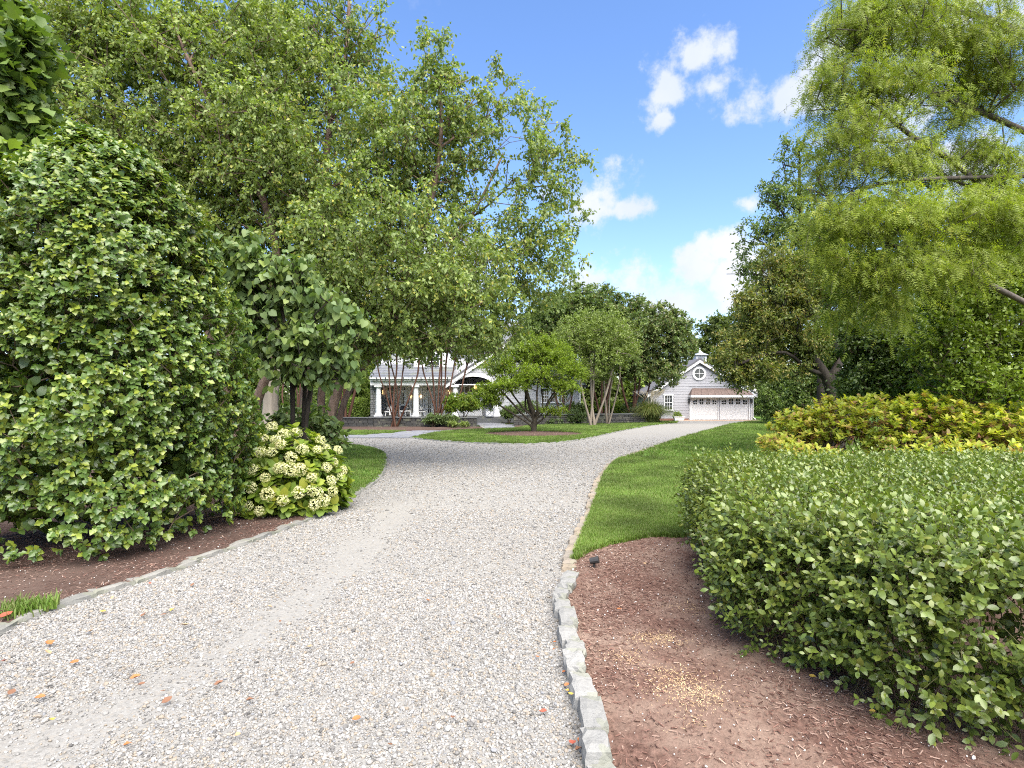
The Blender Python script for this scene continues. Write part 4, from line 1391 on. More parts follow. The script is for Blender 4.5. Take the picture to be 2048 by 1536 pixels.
# right-hand gable with the arched entry
gx0, gx1, gpz = hX(893), hX(1168), 6.6
gxp = (gx0 + gx1) / 2; gze = hZ(768)
m = MB()
acx, ahw, asz, arise = hX(947), hX(985) - hX(947), 2.95, .70
arc = [(acx + ahw * math.cos(a), asz + arise * math.sin(a)) for a in np.linspace(0, math.pi, 13)]
outline = [(acx + ahw, 0), (gx1 - .3, 0), (gx1 - .3, gze), (gxp, gpz), (gx0 + .3, gze), (gx0 + .3, 2.955), (acx - ahw, 2.955)] + arc[::-1][1:-1] + [(acx + ahw, asz)]
m.prism(outline, hy - .1, hy + .12); gw = m.build("gable_wall", M_hsiding, ho)
gsl = (gpz - gze) / (gxp - gx0 - .3)
gl = lambda z: (gx0 + .3 if z < gze else gx0 + .3 + (z - gze) / gsl, gx1 - .3 if z < gze else gx1 - .3 - (z - gze) / gsl)
siding(gw, .4, gpz - .1, .30, gl, hy - .102, [(gx0, acx + ahw + .25, 0, 2.95), (acx - ahw - .28, acx + ahw + .28, 2.9, asz + arise + .1), (hX(1081), hX(1134), hZ(806), hZ(772))], M_hsiding)
m = MB(); xs = np.linspace(gx0 + .3, gx1 - .3, 2)
m.prism([(acx + ahw + .25, .5), (gx1 - .3, .5), (gx1 - .3, .02), (acx + ahw + .25, .02)][::-1], hy - .16, hy - .105); m.build("base_course", M_coping, ho)
vs, fs = [], []
N_ = 25
for k in range(N_):
    a = math.pi * k / (N_ - 1)
    for rx, rz, yy in ((ahw, arise, hy - .20), (ahw + .30, arise + .28, hy - .20), (ahw + .30, arise + .28, hy - .105), (ahw, arise, hy + .12)): vs.append((acx + rx * math.cos(a), yy, asz + rz * math.sin(a)))
for k in range(N_ - 1):
    for j in range(4): q = (j + 1) % 4; fs.append((k * 4 + j, k * 4 + q, (k + 1) * 4 + q, (k + 1) * 4 + j))
m = MB(); m.add(vs, fs); m.build("arch_trim", M_hwhite, ho)
for sx in (-1, 1):
    ex = gxp + sx * (gxp - gx0 + .1); ez = gze - .4 * gsl
    pts = [(gxp, gpz - .10), (gxp, gpz + .20), (ex, ez + .20), (ex, ez - .10)]
    m = MB(); m.prism(pts if sx < 0 else pts[::-1], hy - .36, hy - .24); m.build("rake_board", M_hwhite, ho)
    pts = [(gxp, gpz + .205), (gxp, gpz + .36), (ex, ez + .36), (ex, ez + .205)]
    m = MB(); m.prism(pts if sx < 0 else pts[::-1], hy - .42, hy + 9); m.build("gable_roof", M_dkroof, ho)
m = MB(); m.box(gx1 - .42, gx1 - .28, hy - .15, hy + .1, .3, gze); m.build("corner_board", M_hwhite, ho)
m = MB(); m.box(gx1 - .3, gx1 + .25, hy - .5, hy + 6, gze - .25, gze - .1); m.build("eave_gutter", M_dark, ho)
m = MB(); m.box(acx + ahw + .02, gx1 - .32, hy + .13, hy + 9, 0, gze); m.build("side_wall", M_hsiding, ho)
# triple window
x0, x1, z0, z1 = hX(1082), hX(1133), hZ(805), hZ(778)
w3 = (x1 - x0) / 3
for k in range(3):
    f = window(ho, x0 + w3 * k, x0 + w3 * (k + 1), z0, z1, hy - .14, 3, 4, .09, wm=M_hwhite)
    p = MB(); p.box(x0 + w3 * k + .09, x0 + w3 * (k + 1) - .09, hy - .20, hy - .16, z1 + .13, z1 + .32); p.build("transom", M_pane, ho)
m = MB(); m.box(x0 - .06, x1 + .06, hy - .155, hy - .104, z1 + .112, z1 + .42); m.build("window_head", M_hwhite, ho)
# arched double door
ecx, ehw = hX(940, yb - .6), 1.0; ey = yb - .6
m = MB(); m.box(hX(905), hX(1003), ey, ey + .5, .5, 3.6); m.build("entry_wall", M_siding, ho)
zs = 2.45
out = [(ecx - ehw, .51), (ecx + ehw, .51), (ecx + ehw, zs)] + [(ecx + ehw * math.cos(a), zs + .62 * math.sin(a)) for a in np.linspace(0, math.pi, 15)[1:-1]] + [(ecx - ehw, zs)]
m = MB(); m.prism(out, ey - .08, ey - .002); ed = m.build("entry_door", M_hwhite, ho)
for k in range(4):
    xa, xb = ecx - .86 + k * .44, ecx - .86 + k * .44 + .36
    p = MB(); p.box(xa, xb, ey - .10, ey - .081, .95, 2.28); p.build("pane", M_pane, ed)
    q = MB(); bars(q, xa, xb, .95, 2.28, 2, 4, ey - .115, ey - .102, .03); q.build("muntin", M_hwhite, ed)
    tops = [zs + .58 * math.sqrt(max(0, 1 - ((x - ecx) / ehw) ** 2)) - .09 for x in np.linspace(xa, xb, 4)]
    p = MB(); p.prism([(xa, 2.42), (xb, 2.42)] + [(x, max(z, 2.46)) for x, z in list(zip(np.linspace(xa, xb, 4), tops))[::-1]], ey - .10, ey - .081); p.build("pane", M_pane_lit, ed)
x, z = hX(951, hy + .8), hZ(774, hy + .8)
m = MB(); m.tube([(x, hy + .8, z + .25), (x, hy + .8, 3.5)], .012, 5); m.lathe(x, hy + .8, [(.03, z + .25), (.13, z + .14), (.13, z + .12)], 6); pl = m.build("porch_pendant", M_dark, ho)
q = MB(); q.lathe(x, hy + .8, [(.08, z - .18), (.11, z - .15), (.11, z + .10), (.08, z + .118)], 8); q.build("glass", M_glow, pl)

# ------------------------------------------------------------------ things on the porch
M_wicker = plain("white_wicker", (.72, .72, .70), .7, .15, 60)
M_cush = plain("dark_cushion", (.05, .05, .06), .9)


def chair(x, y, rz, lab):
    root = empty("wicker_chair", (x, y, .5), lab, "chair", "white wicker chairs on the porch", rz)
    m = MB(); m.box(-.33, .33, -.32, .32, .30, .40); link_mesh("seat", m.mesh("seat", M_wicker, .02), None).parent = root
    m = MB(); vs, fs = [], []
    for k in range(13):
        a = math.pi * (k / 12) ; hgt = .66 + .30 * math.sin(a)
        for rr_, zz in ((.35, .08), (.35, hgt), (.40, hgt), (.40, .08)): vs.append((rr_ * math.cos(a), rr_ * math.sin(a) * .95, zz))
    for k in range(12):
        for j in range(4): q = (j + 1) % 4; fs.append((k * 4 + j, k * 4 + q, (k + 1) * 4 + q, (k + 1) * 4 + j))
    m.add(vs, fs); link_mesh("backrest", m.mesh("backrest", M_wicker), None).parent = root
    m = MB(); m.box(-.26, .26, -.28, .2, .402, .48); link_mesh("cushion", m.mesh("cushion", M_cush, .03), None).parent = root
    m = MB(); m.box(-.22, .22, .18, .28, .482, .84); link_mesh("cushion", m.mesh("cushion", M_cush, .04), None).parent = root
    for sx in (-1, 1):
        for sy in (-1, 1):
            m = MB(); m.box(sx * .28 - .03, sx * .28 + .03, sy * .27 - .03, sy * .27 + .03, 0, .298); link_mesh("leg", m.mesh("leg", M_wicker), None).parent = root


chair(hX(776, 46), 46.0, R(-65), "white wicker chair with dark cushions nearest the stone end of the porch")
chair(hX(805, 46.6), 46.6, R(0), "white wicker chair facing out, between the two chairs turned to each other")
chair(hX(840, 46), 46.0, R(65), "white wicker chair just beside the second porch column")
tb = empty("porch_table", (hX(811, 45.4), 45.4, .5), "low white wicker table among the porch chairs", "table")
m = MB(); m.box(-.5, .5, -.28, .28, .40, .45); link_mesh("tabletop", m.mesh("tabletop", M_wicker), None).parent = tb
for sx in (-1, 1):
    for sy in (-1, 1):
        m = MB(); m.box(sx * .45 - .03, sx * .45 + .03, sy * .22 - .03, sy * .22 + .03, 0, .398); link_mesh("leg", m.mesh("leg", M_wicker), None).parent = tb
pb = empty("planter_box", (hX(979.5, 44.9), 44.9, .5), "white square planter with an X on its face beside the entry steps", "planter")
m = MB(); m.box(-.30, .30, -.28, .28, .0, .55); link_mesh("box", m.mesh("box", M_white), None).parent = pb
m = MB()
for a, b in (((-.24, .06), (.24, .49)), ((-.24, .49), (.24, .06))):
    m.tube([(a[0], -.285, a[1]), (b[0], -.285, b[1])], .022, 4)
m.box(-.31, .31, -.31, -.283, .50, .56); m.box(-.31, .31, -.31, -.283, 0, .05); m.box(-.31, -.26, -.308, -.283, .051, .499); m.box(.26, .31, -.308, -.283, .051, .499)
link_mesh("cross_frame", m.mesh("cross_frame", M_zinc), None).parent = pb

# ================================================================== PLANTING
def L(px, py, r, d, ry=None, w=None, rd=None):
    """a lobe of a crown: where it stands and how big it is"""
    c = W(px, py, d); k = d / F
    rr = (r * k, (rd if rd is not None else r * k), (ry if ry is not None else r) * k)
    return (c, rr, w if w is not None else r * (ry if ry is not None else r))


B_birch = bark_mat("river_birch_bark", (.085, .055, .042), (.30, .215, .17), 9, (1, 1, .5), .05)
B_grey = bark_mat("grey_bark", (.06, .05, .042), (.16, .14, .12), 12)
B_crape = bark_mat("red_brown_bark", (.055, .026, .017), (.13, .066, .044), 5, (1, 1, .15), .008, .6)
B_pale = bark_mat("pale_bark", (.13, .105, .08), (.27, .23, .18), 6, (1, 1, .2), .008, .6)
B_dark = bark_mat("dark_bark", (.022, .018, .015), (.06, .05, .04), 14)
B_maple = bark_mat("maple_bark", (.03, .025, .018), (.08, .068, .05), 14)
B_beech = bark_mat("silvery_bark", (.17, .145, .12), (.29, .255, .215), 2.5, (1, 1, .12), .06)
B_twig = bark_mat("twig_bark", (.08, .06, .04), (.20, .15, .10), 20)

V_birch = leaf_mat("birch_leaves", [(0.117, 0.168, 0.052), (0.161, 0.216, 0.063), (0.139, 0.194, 0.059), (0.198, 0.252, 0.073), (0.235, 0.279, 0.070), (0.146, 0.204, 0.059), (0.381, 0.351, 0.078)], .38, .42, .28)
V_holly = leaf_mat("oakleaf_holly_leaves", [(0.058, 0.104, 0.023), (0.071, 0.121, 0.025), (0.087, 0.144, 0.026), (0.066, 0.114, 0.025), (0.110, 0.170, 0.030), (0.076, 0.129, 0.026), (0.206, 0.247, 0.031), (0.064, 0.111, 0.024)], .24, .34, .5, clump=.4)
V_redbud = leaf_mat("redbud_leaves", [(0.087, 0.139, 0.049), (0.105, 0.159, 0.051), (0.076, 0.124, 0.043), (0.141, 0.196, 0.051), (0.093, 0.144, 0.049), (0.175, 0.228, 0.051)], .32, .5, .35)
V_hydr = leaf_mat("hydrangea_leaves", [(0.091, 0.151, 0.021), (0.130, 0.194, 0.024), (0.110, 0.167, 0.025), (0.195, 0.238, 0.025), (0.117, 0.178, 0.025), (0.260, 0.259, 0.030)], .35, .5, .3)
V_dgreen = leaf_mat("viburnum_leaves", [(0.059, 0.097, 0.033), (0.083, 0.124, 0.040), (0.105, 0.149, 0.047), (0.075, 0.112, 0.037), (0.134, 0.181, 0.052)], .28, .5, .35)
V_hedge = leaf_mat("hedge_leaves", [(0.076, 0.111, 0.026), (0.090, 0.132, 0.027), (0.115, 0.159, 0.030), (0.080, 0.118, 0.026), (0.147, 0.196, 0.032), (0.101, 0.143, 0.028), (0.192, 0.212, 0.041)], .25, .34, .5, clump=.3)
V_yellow = leaf_mat("yellowing_leaves", [(0.336, 0.368, 0.042), (0.448, 0.437, 0.054), (0.381, 0.414, 0.060), (0.269, 0.345, 0.048), (0.515, 0.483, 0.084), (0.403, 0.287, 0.072), (0.246, 0.127, 0.072), (0.381, 0.414, 0.048), (0.190, 0.276, 0.036)], .45, .5, .3)
V_cyp = leaf_mat("cypress_fronds", [(0.156, 0.208, 0.026), (0.203, 0.257, 0.031), (0.181, 0.229, 0.029), (0.261, 0.306, 0.035), (0.138, 0.188, 0.025), (0.326, 0.333, 0.041)], .40, .5, .3)
V_pear = leaf_mat("pear_leaves", [(0.100, 0.129, 0.035), (0.128, 0.164, 0.040), (0.155, 0.194, 0.046), (0.092, 0.122, 0.035), (0.212, 0.229, 0.054), (0.284, 0.215, 0.067)], .3, .42, .28)
V_crape = leaf_mat("crape_leaves", [(0.070, 0.110, 0.032), (0.094, 0.139, 0.037), (0.116, 0.168, 0.043), (0.086, 0.125, 0.035), (0.156, 0.194, 0.047)], .3, .45, .35)
V_crapetop = leaf_mat("crape_leaves_with_seed_heads", [(.085, .130, .045), (.105, .155, .05), (.125, .175, .055), (.09, .14, .045), (.16, .19, .06), (.10, .15, .05), (.20, .17, .085)], .3, .45, .28)
V_pale = leaf_mat("pale_crape_leaves", [(0.111, 0.157, 0.038), (0.137, 0.184, 0.043), (0.161, 0.211, 0.047), (0.124, 0.167, 0.043), (0.198, 0.238, 0.060)], .33, .45, .35)
V_maple = leaf_mat("maple_leaves", [(0.109, 0.167, 0.021), (0.145, 0.207, 0.023), (0.177, 0.242, 0.026), (0.125, 0.187, 0.023), (0.219, 0.266, 0.031)], .42, .5, .3)
V_far = leaf_mat("far_leaves", [(0.075, 0.101, 0.032), (0.095, 0.124, 0.037), (0.115, 0.149, 0.042), (0.082, 0.107, 0.034)], .3, .6, .2)
V_farlight = leaf_mat("far_light_leaves", [(0.118, 0.173, 0.038), (0.153, 0.216, 0.043), (0.142, 0.194, 0.043), (0.189, 0.238, 0.051)], .35, .6, .2)
V_dark = leaf_mat("dark_shrub_leaves", [(0.074, 0.116, 0.030), (0.104, 0.151, 0.036), (0.127, 0.178, 0.040), (0.091, 0.137, 0.032)], .25, .45, .35)
V_shrub = leaf_mat("privet_leaves", [(0.112, 0.172, 0.026), (0.151, 0.219, 0.031), (0.193, 0.258, 0.035), (0.122, 0.181, 0.029), (0.244, 0.297, 0.041)], .3, .38, .3)
V_bigleaf = leaf_mat("big_maple_leaves", [(0.065, 0.108, 0.029), (0.085, 0.135, 0.032), (0.103, 0.157, 0.036), (0.130, 0.178, 0.038)], .3, .4, .28)
V_reed = leaf_mat("reed_blades", [(0.075, 0.105, 0.028), (0.098, 0.126, 0.035), (0.124, 0.144, 0.045), (0.088, 0.118, 0.032), (0.177, 0.160, 0.064)], .25, .5, .3)

DIA, DIAW = tmpl_diamond(.62), tmpl_diamond(.45)
QUAD = tmpl_quad(.7)

# ------------------------------------------------------------------ river birches
bx = W(618, 925, 15.0)[:2]
def S3(*pts): return [W(*p) for p in pts]
st1 = [([(bx[0] - .15, bx[1], 0), *S3((612, 800, 15), (618, 700, 15.1), (640, 560, 15.2), (652, 420, 15.3), (655, 280, 15.2), (690, 120, 15)), W(700, -40, 15)], .19, .04),
       ([(bx[0] + .25, bx[1] + .3, 0), *S3((642, 800, 15.4), (645, 720, 15.5), (600, 560, 15.7), (540, 380, 16), (480, 200, 16.2)), W(430, 20, 16.2)], .13, .03),
       ([(bx[0] + .35, bx[1] - .1, 0), *S3((668, 805, 14.9), (690, 745, 14.8), (745, 670, 14.6), (800, 580, 14.4), (850, 450, 14.2), (880, 300, 14.1)), W(880, 150, 14)], .165, .035),
       ([(bx[0] + .5, bx[1] + .3, 0), *S3((690, 800, 15.6), (760, 690, 16), (860, 560, 16.2), (950, 420, 16.4)), W(1010, 300, 16.5)], .10, .03)]
lob1 = [L(870, 150, 80, 14, w=4500), L(862, 95, 40, 14, 55, w=1500), L(950, 200, 85, 14.3, w=5200), L(900, 250, 110, 14.5), L(1068, 245, 55, 14.8, 70, w=3000), L(1095, 320, 80, 14.8, w=6000), L(1095, 430, 85, 14.6, w=7500),
        L(1085, 530, 85, 14.6, w=7500), L(1010, 560, 100, 15), L(960, 420, 120, 15.4, w=9000), L(830, 330, 140, 15), L(700, 100, 95, 15, 110), L(620, 60, 110, 15), L(640, 220, 150, 15.6), L(700, 400, 150, 15.2), L(830, 500, 150, 14.6),
        L(960, 640, 75, 15, 60), L(850, 620, 110, 15, 90), L(730, 580, 130, 15.2), L(740, 660, 70, 15.2, 60), L(600, 480, 140, 15.8), L(560, 330, 150, 16), L(500, 150, 140, 16), L(1040, 640, 50, 14.8, 45, w=1500),
        L(760, 480, 150, 12.8), L(640, 520, 120, 12.6), L(860, 600, 120, 13, 90), L(940, 560, 100, 13), L(760, 650, 100, 13.4, 55), L(860, 690, 80, 14.4, 32, w=5000), L(960, 690, 60, 14.4, 30, w=3500), L(720, 700, 50, 14.2, 30, w=2500), L(600, 350, 130, 13.2), L(760, 260, 120, 13.2)]
tree("river_birch", "tall multi-stemmed birch with shaggy brown trunks arching over the gravel drive", "tree", st1, lob1, 2900, DIA, V_birch, B_birch, 1, "river birches on the lawn island",
     K=5, L=11, tl=.42, droop=.35, size=.092, hang=.5, up=.55, spread=.9, open_=.6)
b2 = G(497, 930)
st2 = [([(b2[0], b2[1], 0), *S3((510, 820, 14.2), (530, 760, 14), (548, 700, 13.8), (560, 560, 13.6), (520, 380, 13.4), (430, 230, 13.2)), W(350, 60, 13)], .15, .04),
       ([(b2[0] - .3, b2[1] + .4, 0), *S3((440, 740, 14.9), (380, 560, 14.6), (300, 380, 14.2), (220, 220, 14)), W(150, 80, 14)], .14, .04)]
lob2 = [L(400, 140, 120, 13.6, 110), L(280, 90, 120, 13.6, 75), L(160, 110, 110, 13.8, 75), L(300, 230, 140, 13.8), L(170, 240, 110, 14, 90), L(420, 320, 130, 14), L(450, 470, 110, 14), L(60, 160, 90, 14), L(120, 60, 110, 14, 60), L(210, 30, 110, 13.6, 55), L(330, 30, 100, 13.6, 50), L(480, 40, 110, 13.8, 60), L(20, 60, 90, 14, 60), L(560, 100, 90, 13.4), L(500, 260, 120, 13), L(350, 420, 120, 14.5), L(500, 600, 90, 13.9)]
tree("river_birch", "slimmer birch with a leaning dark stem, rising behind the big clipped holly", "tree", st2, lob2, 2000, DIA, V_birch, B_birch, 2, "river birches on the lawn island",
     K=5, L=11, tl=.42, droop=.35, size=.092, hang=.5, up=.55, spread=.9, open_=.6)

# ------------------------------------------------------------------ crape myrtles before the house
def crape(base, stem_tops, lobes, label, mat, bark, seed, n=420, r0=.085, **kw):
    stems = []
    r = np.random.default_rng(seed)
    for k, (tx, ty, td) in enumerate(stem_tops):
        top = W(tx, ty, td); b = np.array([base[0] + r.normal(0, .16), base[1] + r.normal(0, .12), 0])
        mid = b * .60 + top * .40; mid[:2] = b[:2] * .45 + top[:2] * .55; mid = mid + r.normal(0, .10, 3)
        q = b * .25 + top * .75 + r.normal(0, .12, 3); q[:2] = b[:2] * .15 + top[:2] * .85 + r.normal(0, .1, 2)
        stems.append(([b, mid, q, top], r0 * r.uniform(.8, 1.1), .03))
    d_ = dict(K=5, L=10, tl=.42, droop=.15, size=.135, hang=.15, up=.8, spread=.9, open_=.6); d_.update(kw)
    return tree("crape_myrtle", label, "tree", stems, lobes, n, DIA, mat, bark, seed, "crape myrtles round the terrace", base=(base[0], base[1], 0), twigs=False, growup=.6, branch=2, **d_)


crape(G(690, 854), [(668, 690, 36.5), (688, 680, 37.2), (705, 690, 36.8), (724, 690, 37)], [L(690, 670, 55, 37), L(650, 690, 35, 37), L(730, 690, 40, 37), L(690, 620, 50, 37)],
      "crape myrtle with thick red-brown stems by the left end of the garden wall", V_crape, B_crape, 11, r0=.13)
crape(G(790, 854.5), [(752, 705, 36), (772, 690, 36.6), (792, 690, 36.2), (812, 700, 36.4), (838, 722, 36), (782, 680, 36.8)], [L(785, 670, 60, 36.5, 50), L(750, 700, 35, 36.5, 30), L(820, 705, 40, 36.2, 30), L(790, 620, 50, 36.5)],
      "crape myrtle with slender wavy stems in front of the porch, its base in dark mulch", V_crape, B_crape, 12, r0=.07)
crape((G(880, 851)[0], 37.6), [(842, 705, 37.2), (862, 685, 37.8), (880, 660, 38), (898, 680, 38.2), (915, 690, 37.4), (940, 712, 37.6), (885, 680, 36.8)], [L(880, 650, 70, 37.8, 55), L(930, 695, 50, 37.8, 32), L(840, 695, 40, 37.5, 35), L(960, 690, 40, 38, 35), L(895, 600, 60, 38)],
      "crape myrtle with a tight bunch of straight red stems before the arched entry", V_crape, B_crape, 13, r0=.085)
crape(G(592, 862), [(560, 720, 31.5), (585, 700, 32), (600, 720, 31.6), (625, 715, 32)], [L(590, 680, 50, 32), L(560, 720, 30, 32), L(630, 690, 40, 32)],
      "slender dark-stemmed crape myrtle between the thick birch trunks", V_crape, B_crape, 14, 200, r0=.06)
# the row on the far side of the walk
crape(G(1132, 848.5), [(1090, 680, 42), (1120, 660, 42.5), (1150, 670, 42.2)], [L(1100, 640, 62, 42.5), L(1150, 615, 55, 43, 45), L(1070, 680, 40, 42, 50), L(1150, 680, 50, 42.5)],
      "crape myrtle at the house end of the row, behind the green maple", V_crapetop, B_crape, 15, 680, r0=.10, size=.185)
crape(G(1206, 846.5), [(1170, 690, 43), (1200, 650, 43.5), (1230, 670, 43.2), (1215, 640, 43.8)], [L(1190, 620, 70, 43.5, 55), L(1240, 640, 60, 43.5, 50), L(1170, 670, 50, 43.2), L(1235, 700, 50, 43.2)],
      "tallest crape myrtle of the row, behind the pale-barked tree", V_crapetop, B_crape, 16, 820, r0=.13, size=.185)
crape(G(1262, 846), [(1235, 700, 43.5), (1265, 670, 44), (1290, 680, 44.2), (1320, 700, 43.8), (1280, 650, 44.2)], [L(1290, 660, 75, 44, 60), L(1340, 690, 48, 44, 50), L(1262, 720, 40, 43.6, 40), L(1325, 740, 45, 43.6, 38), L(1370, 690, 22, 44, 30, w=700), L(1355, 650, 30, 44, 28)],
      "crape myrtle nearest the garage, with dark red stems and drooping outer boughs", V_crapetop, B_crape, 17, 900, r0=.12, size=.185)
crape(G(1184, 853), [(1150, 720, 37.8), (1180, 700, 38), (1190, 680, 38.2), (1230, 710, 38)], [L(1160, 670, 62, 38, 45), L(1215, 665, 50, 38), L(1125, 700, 38, 37.8, 36), L(1200, 720, 60, 38, 45), L(1250, 700, 30, 38, 40)],
      "pale-barked tree with light green leaves standing alone on the lawn", V_pale, B_pale, 18, 560, r0=.11, size=.12)
crape(G(1216, 850.5), [(1205, 730, 40), (1225, 720, 40), (1240, 730, 40)], [L(1225, 690, 40, 40), L(1250, 670, 40, 40, 35), L(1200, 640, 40, 40, 30)],
      "slim pale-stemmed tree rising in a narrow V beside the low wall", V_pale, B_pale, 19, 200, r0=.09, size=.10)

# ------------------------------------------------------------------ Japanese maple in its ring of mulch
mb_ = (1.12, 29.4)
r = np.random.default_rng(21)
mst = []
tk = [np.array([mb_[0], mb_[1], .05]), np.array([mb_[0] + .03, mb_[1], .5]), np.array([mb_[0] + .02, mb_[1], .95])]
mst.append((tk + [W(1050, 770, 29.2), W(1066, 735, 29.5), W(1070, 690, 29.8)], .155, .03))
for tx, ty, td, h0 in ((1000, 740, 29, .9), (968, 792, 28.4, .35), (985, 765, 28.8, .55), (1030, 712, 29.6, 1.0), (1100, 712, 29.5, 1.0), (1138, 745, 29.2, .9), (1142, 800, 28.6, .45), (1085, 740, 28.4, .9), (1045, 745, 30.4, 1.0), (1120, 770, 29.8, .7)):
    top = W(tx, ty, td); b = np.array([mb_[0] + r.normal(0, .03), mb_[1] + r.normal(0, .03), h0])
    side = np.array([top[0] - b[0], top[1] - b[1], 0]); side /= np.linalg.norm(side)
    m1 = b + side * .45 + np.array([0, 0, .28]); m2 = b + (top - b) * .62 + r.normal(0, .14, 3)
    mst.append(([np.array([mb_[0], mb_[1], h0 - .25]), b + side * .08, m1, m2, top], .065, .016))
mlob = [L(1055, 705, 55, 29.6, 30), L(1000, 735, 42, 29.2, 24), L(978, 785, 32, 28.6, 18), L(1110, 715, 48, 29.4, 26), L(1150, 745, 26, 29.2, 18), L(1075, 750, 70, 29, 22), L(1020, 770, 45, 28.6, 16), L(1125, 775, 42, 29, 16), L(985, 805, 20, 28.6, 12),
        L(1045, 675, 26, 29.8, 16), L(1090, 688, 34, 29.6, 16), L(1105, 822, 36, 29, 10, w=260)]
tree("japanese_maple", "spreading yellow-green maple with many low stems in a ring of dark mulch", "tree", mst, mlob, 1050, DIAW, V_maple, B_maple, 22, base=(mb_[0], mb_[1], .08), bias=.6,
     K=5, L=11, tl=.33, droop=.02, size=.095, hang=.0, up=1.2, spread=.8, open_=.75, growup=.5)

# ------------------------------------------------------------------ trees and shrubs along the far side
def bush(name, label, cat, base, lobes, n, mat, seed, tmpl=DIA, group=None, bark=None, r0=.03, K=5, Lf=9, parts=0, nst=4, **kw):
    r = np.random.default_rng(seed); stems = []
    for k in range(nst):
        c, rr, _ = lobes[k % len(lobes)]
        b = np.array([base[0] + r.normal(0, .08), base[1] + r.normal(0, .08), 0.0])
        e = c + r.normal(0, .25, 3) * np.array(rr)
        stems.append(([b, b * .5 + e * .5 + np.array([0, 0, .1 * abs(e[2])]), e], r0, r0 * .4))
    d_ = dict(tl=.2, droop=.1, size=.08, hang=.1, up=.9, spread=.9, open_=.7); d_.update(kw)
    return tree(name, label, cat, stems, lobes, n, tmpl, mat, bark or B_twig, seed, group, base=(base[0], base[1], 0), parts=parts, K=K, L=Lf, **d_)


far = [  # centre px, py, radius px, distance, leaf, label
    (60, 700, 170, 52, V_far, "broad grey-green tree far behind the clipped holly"),
    (260, 690, 150, 58, V_far, "distant rounded tree behind the middle of the holly"),
    (420, 700, 120, 55, V_farlight, "light green distant tree seen just past the holly"),
    (520, 700, 95, 60, V_far, "grey-green distant tree over the thick silvery trunk"),
    (620, 735, 75, 62, V_farlight, "pale green tree far behind the birch trunks"),
    (700, 745, 60, 56, V_farlight, "light green tree at the stone end of the house"),
    (735, 690, 70, 66, V_far, "tree rising behind the house roof near the birch"),
    (1440, 690, 62, 72, V_far, "rounded hazy tree standing behind the garage roof"),
    (1560, 640, 110, 64, V_far, "dense tree behind the spreading dark-barked tree"),
    (1700, 560, 170, 42, V_crape, "big dark tree filling the gap behind the feathery cypress"),
    (1900, 520, 190, 40, V_crape, "big dark tree behind the tall loose shrubs"),
    (2080, 560, 200, 38, V_crape, "dark tree at the edge of the view behind the loose shrubs"),
    (1285, 775, 60, 60, V_farlight, "yellowish green tree seen through the crape myrtle stems"),
    (1345, 770, 40, 62, V_farlight, "light green foliage tree just beside the garage wall"),
]
for k, (px, py, r_, d, m_, lab) in enumerate(far):
    q = np.random.default_rng(100 + k)
    lb = [L(px, py, r_ * .75, d)]
    for j in range(6):
        a = q.uniform(0, 6.28); lb.append(L(px + math.cos(a) * r_ * .6, py + math.sin(a) * r_ * .55, r_ * q.uniform(.3, .5), d + q.uniform(-2, 2)))
    gx = (px - CX) / F * d
    gy0 = d
    tp = W(px, py, d)
    lb.append(((gx, d, 1.8), (r_ * d / F * .7, 2, 1.8), r_ * r_ * .5))
    tree("background_tree", lab, "tree", [([(gx, gy0, 0), (gx + .2, gy0, tp[2] * .5), (gx, gy0, tp[2])], .35, .08)], lb, 340 if r_ < 100 else 520, DIA, m_, B_grey, 200 + k,
         "trees beyond the house and garden", twigs=False, branch=5, bias=.35, K=4, L=6, tl=.8, droop=.2, size=.43 if d > 50 else .35, hang=.1, up=.9, spread=1.0, open_=.6)

far += []
r = np.random.default_rng(77)
for k, (px, py, r_, d, m_, lab) in enumerate([(1190, 770, 60, 58, V_far, "dark tree between the house end and the pale-barked tree"), (1130, 690, 70, 64, V_far, "grey-green tree rising behind the house gable")]):
    lb = [L(px + r.uniform(-.5, .5) * r_, py + r.uniform(-.6, .6) * r_, r_ * r.uniform(.4, .7), d) for _ in range(6)]
    gx = (px - CX) / F * d
    lb.append(((gx, d, 1.8), (3, 2, 1.8), r_ * r_ * .6))
    tree("background_tree", lab, "tree", [([(gx, d, 0), (gx + .2, d, 3), W(px, py, d)], .3, .08)], lb, 560, DIA, m_, B_grey, 300 + k, "trees beyond the house and garden", twigs=False, branch=5, bias=.35, K=4, L=6, tl=.8, droop=.2, size=.38, up=.9, spread=1.0, open_=.6)
nw = 26000
ang = r.uniform(-1.35, 1.35, nw); dist = r.uniform(82, 96, nw); hgt = 5.5 + 2.2 * snoise(np.stack([ang * 9, 0 * ang], 1), 1.0, 4) + 1.2 * snoise(np.stack([ang * 30, 0 * ang], 1), 1.0, 6)
P = np.stack([dist * np.sin(ang), dist * np.cos(ang), hgt * r.random(nw) ** .7], 1) + r.normal(0, .3, (nw, 3)); P[:, 2] = np.abs(P[:, 2])
o = link_mesh("distant_woods", scatter_mesh("distant_woods", DIA, P, frames(r.normal(size=(nw, 3)), r.normal(size=(nw, 3)) + np.array([0, -.6, .8])), r.uniform(.6, 1.2, nw), V_far, r.random(nw)))
o["kind"] = "stuff"; o["label"] = "far-off belt of trees closing the view behind the house and garage"

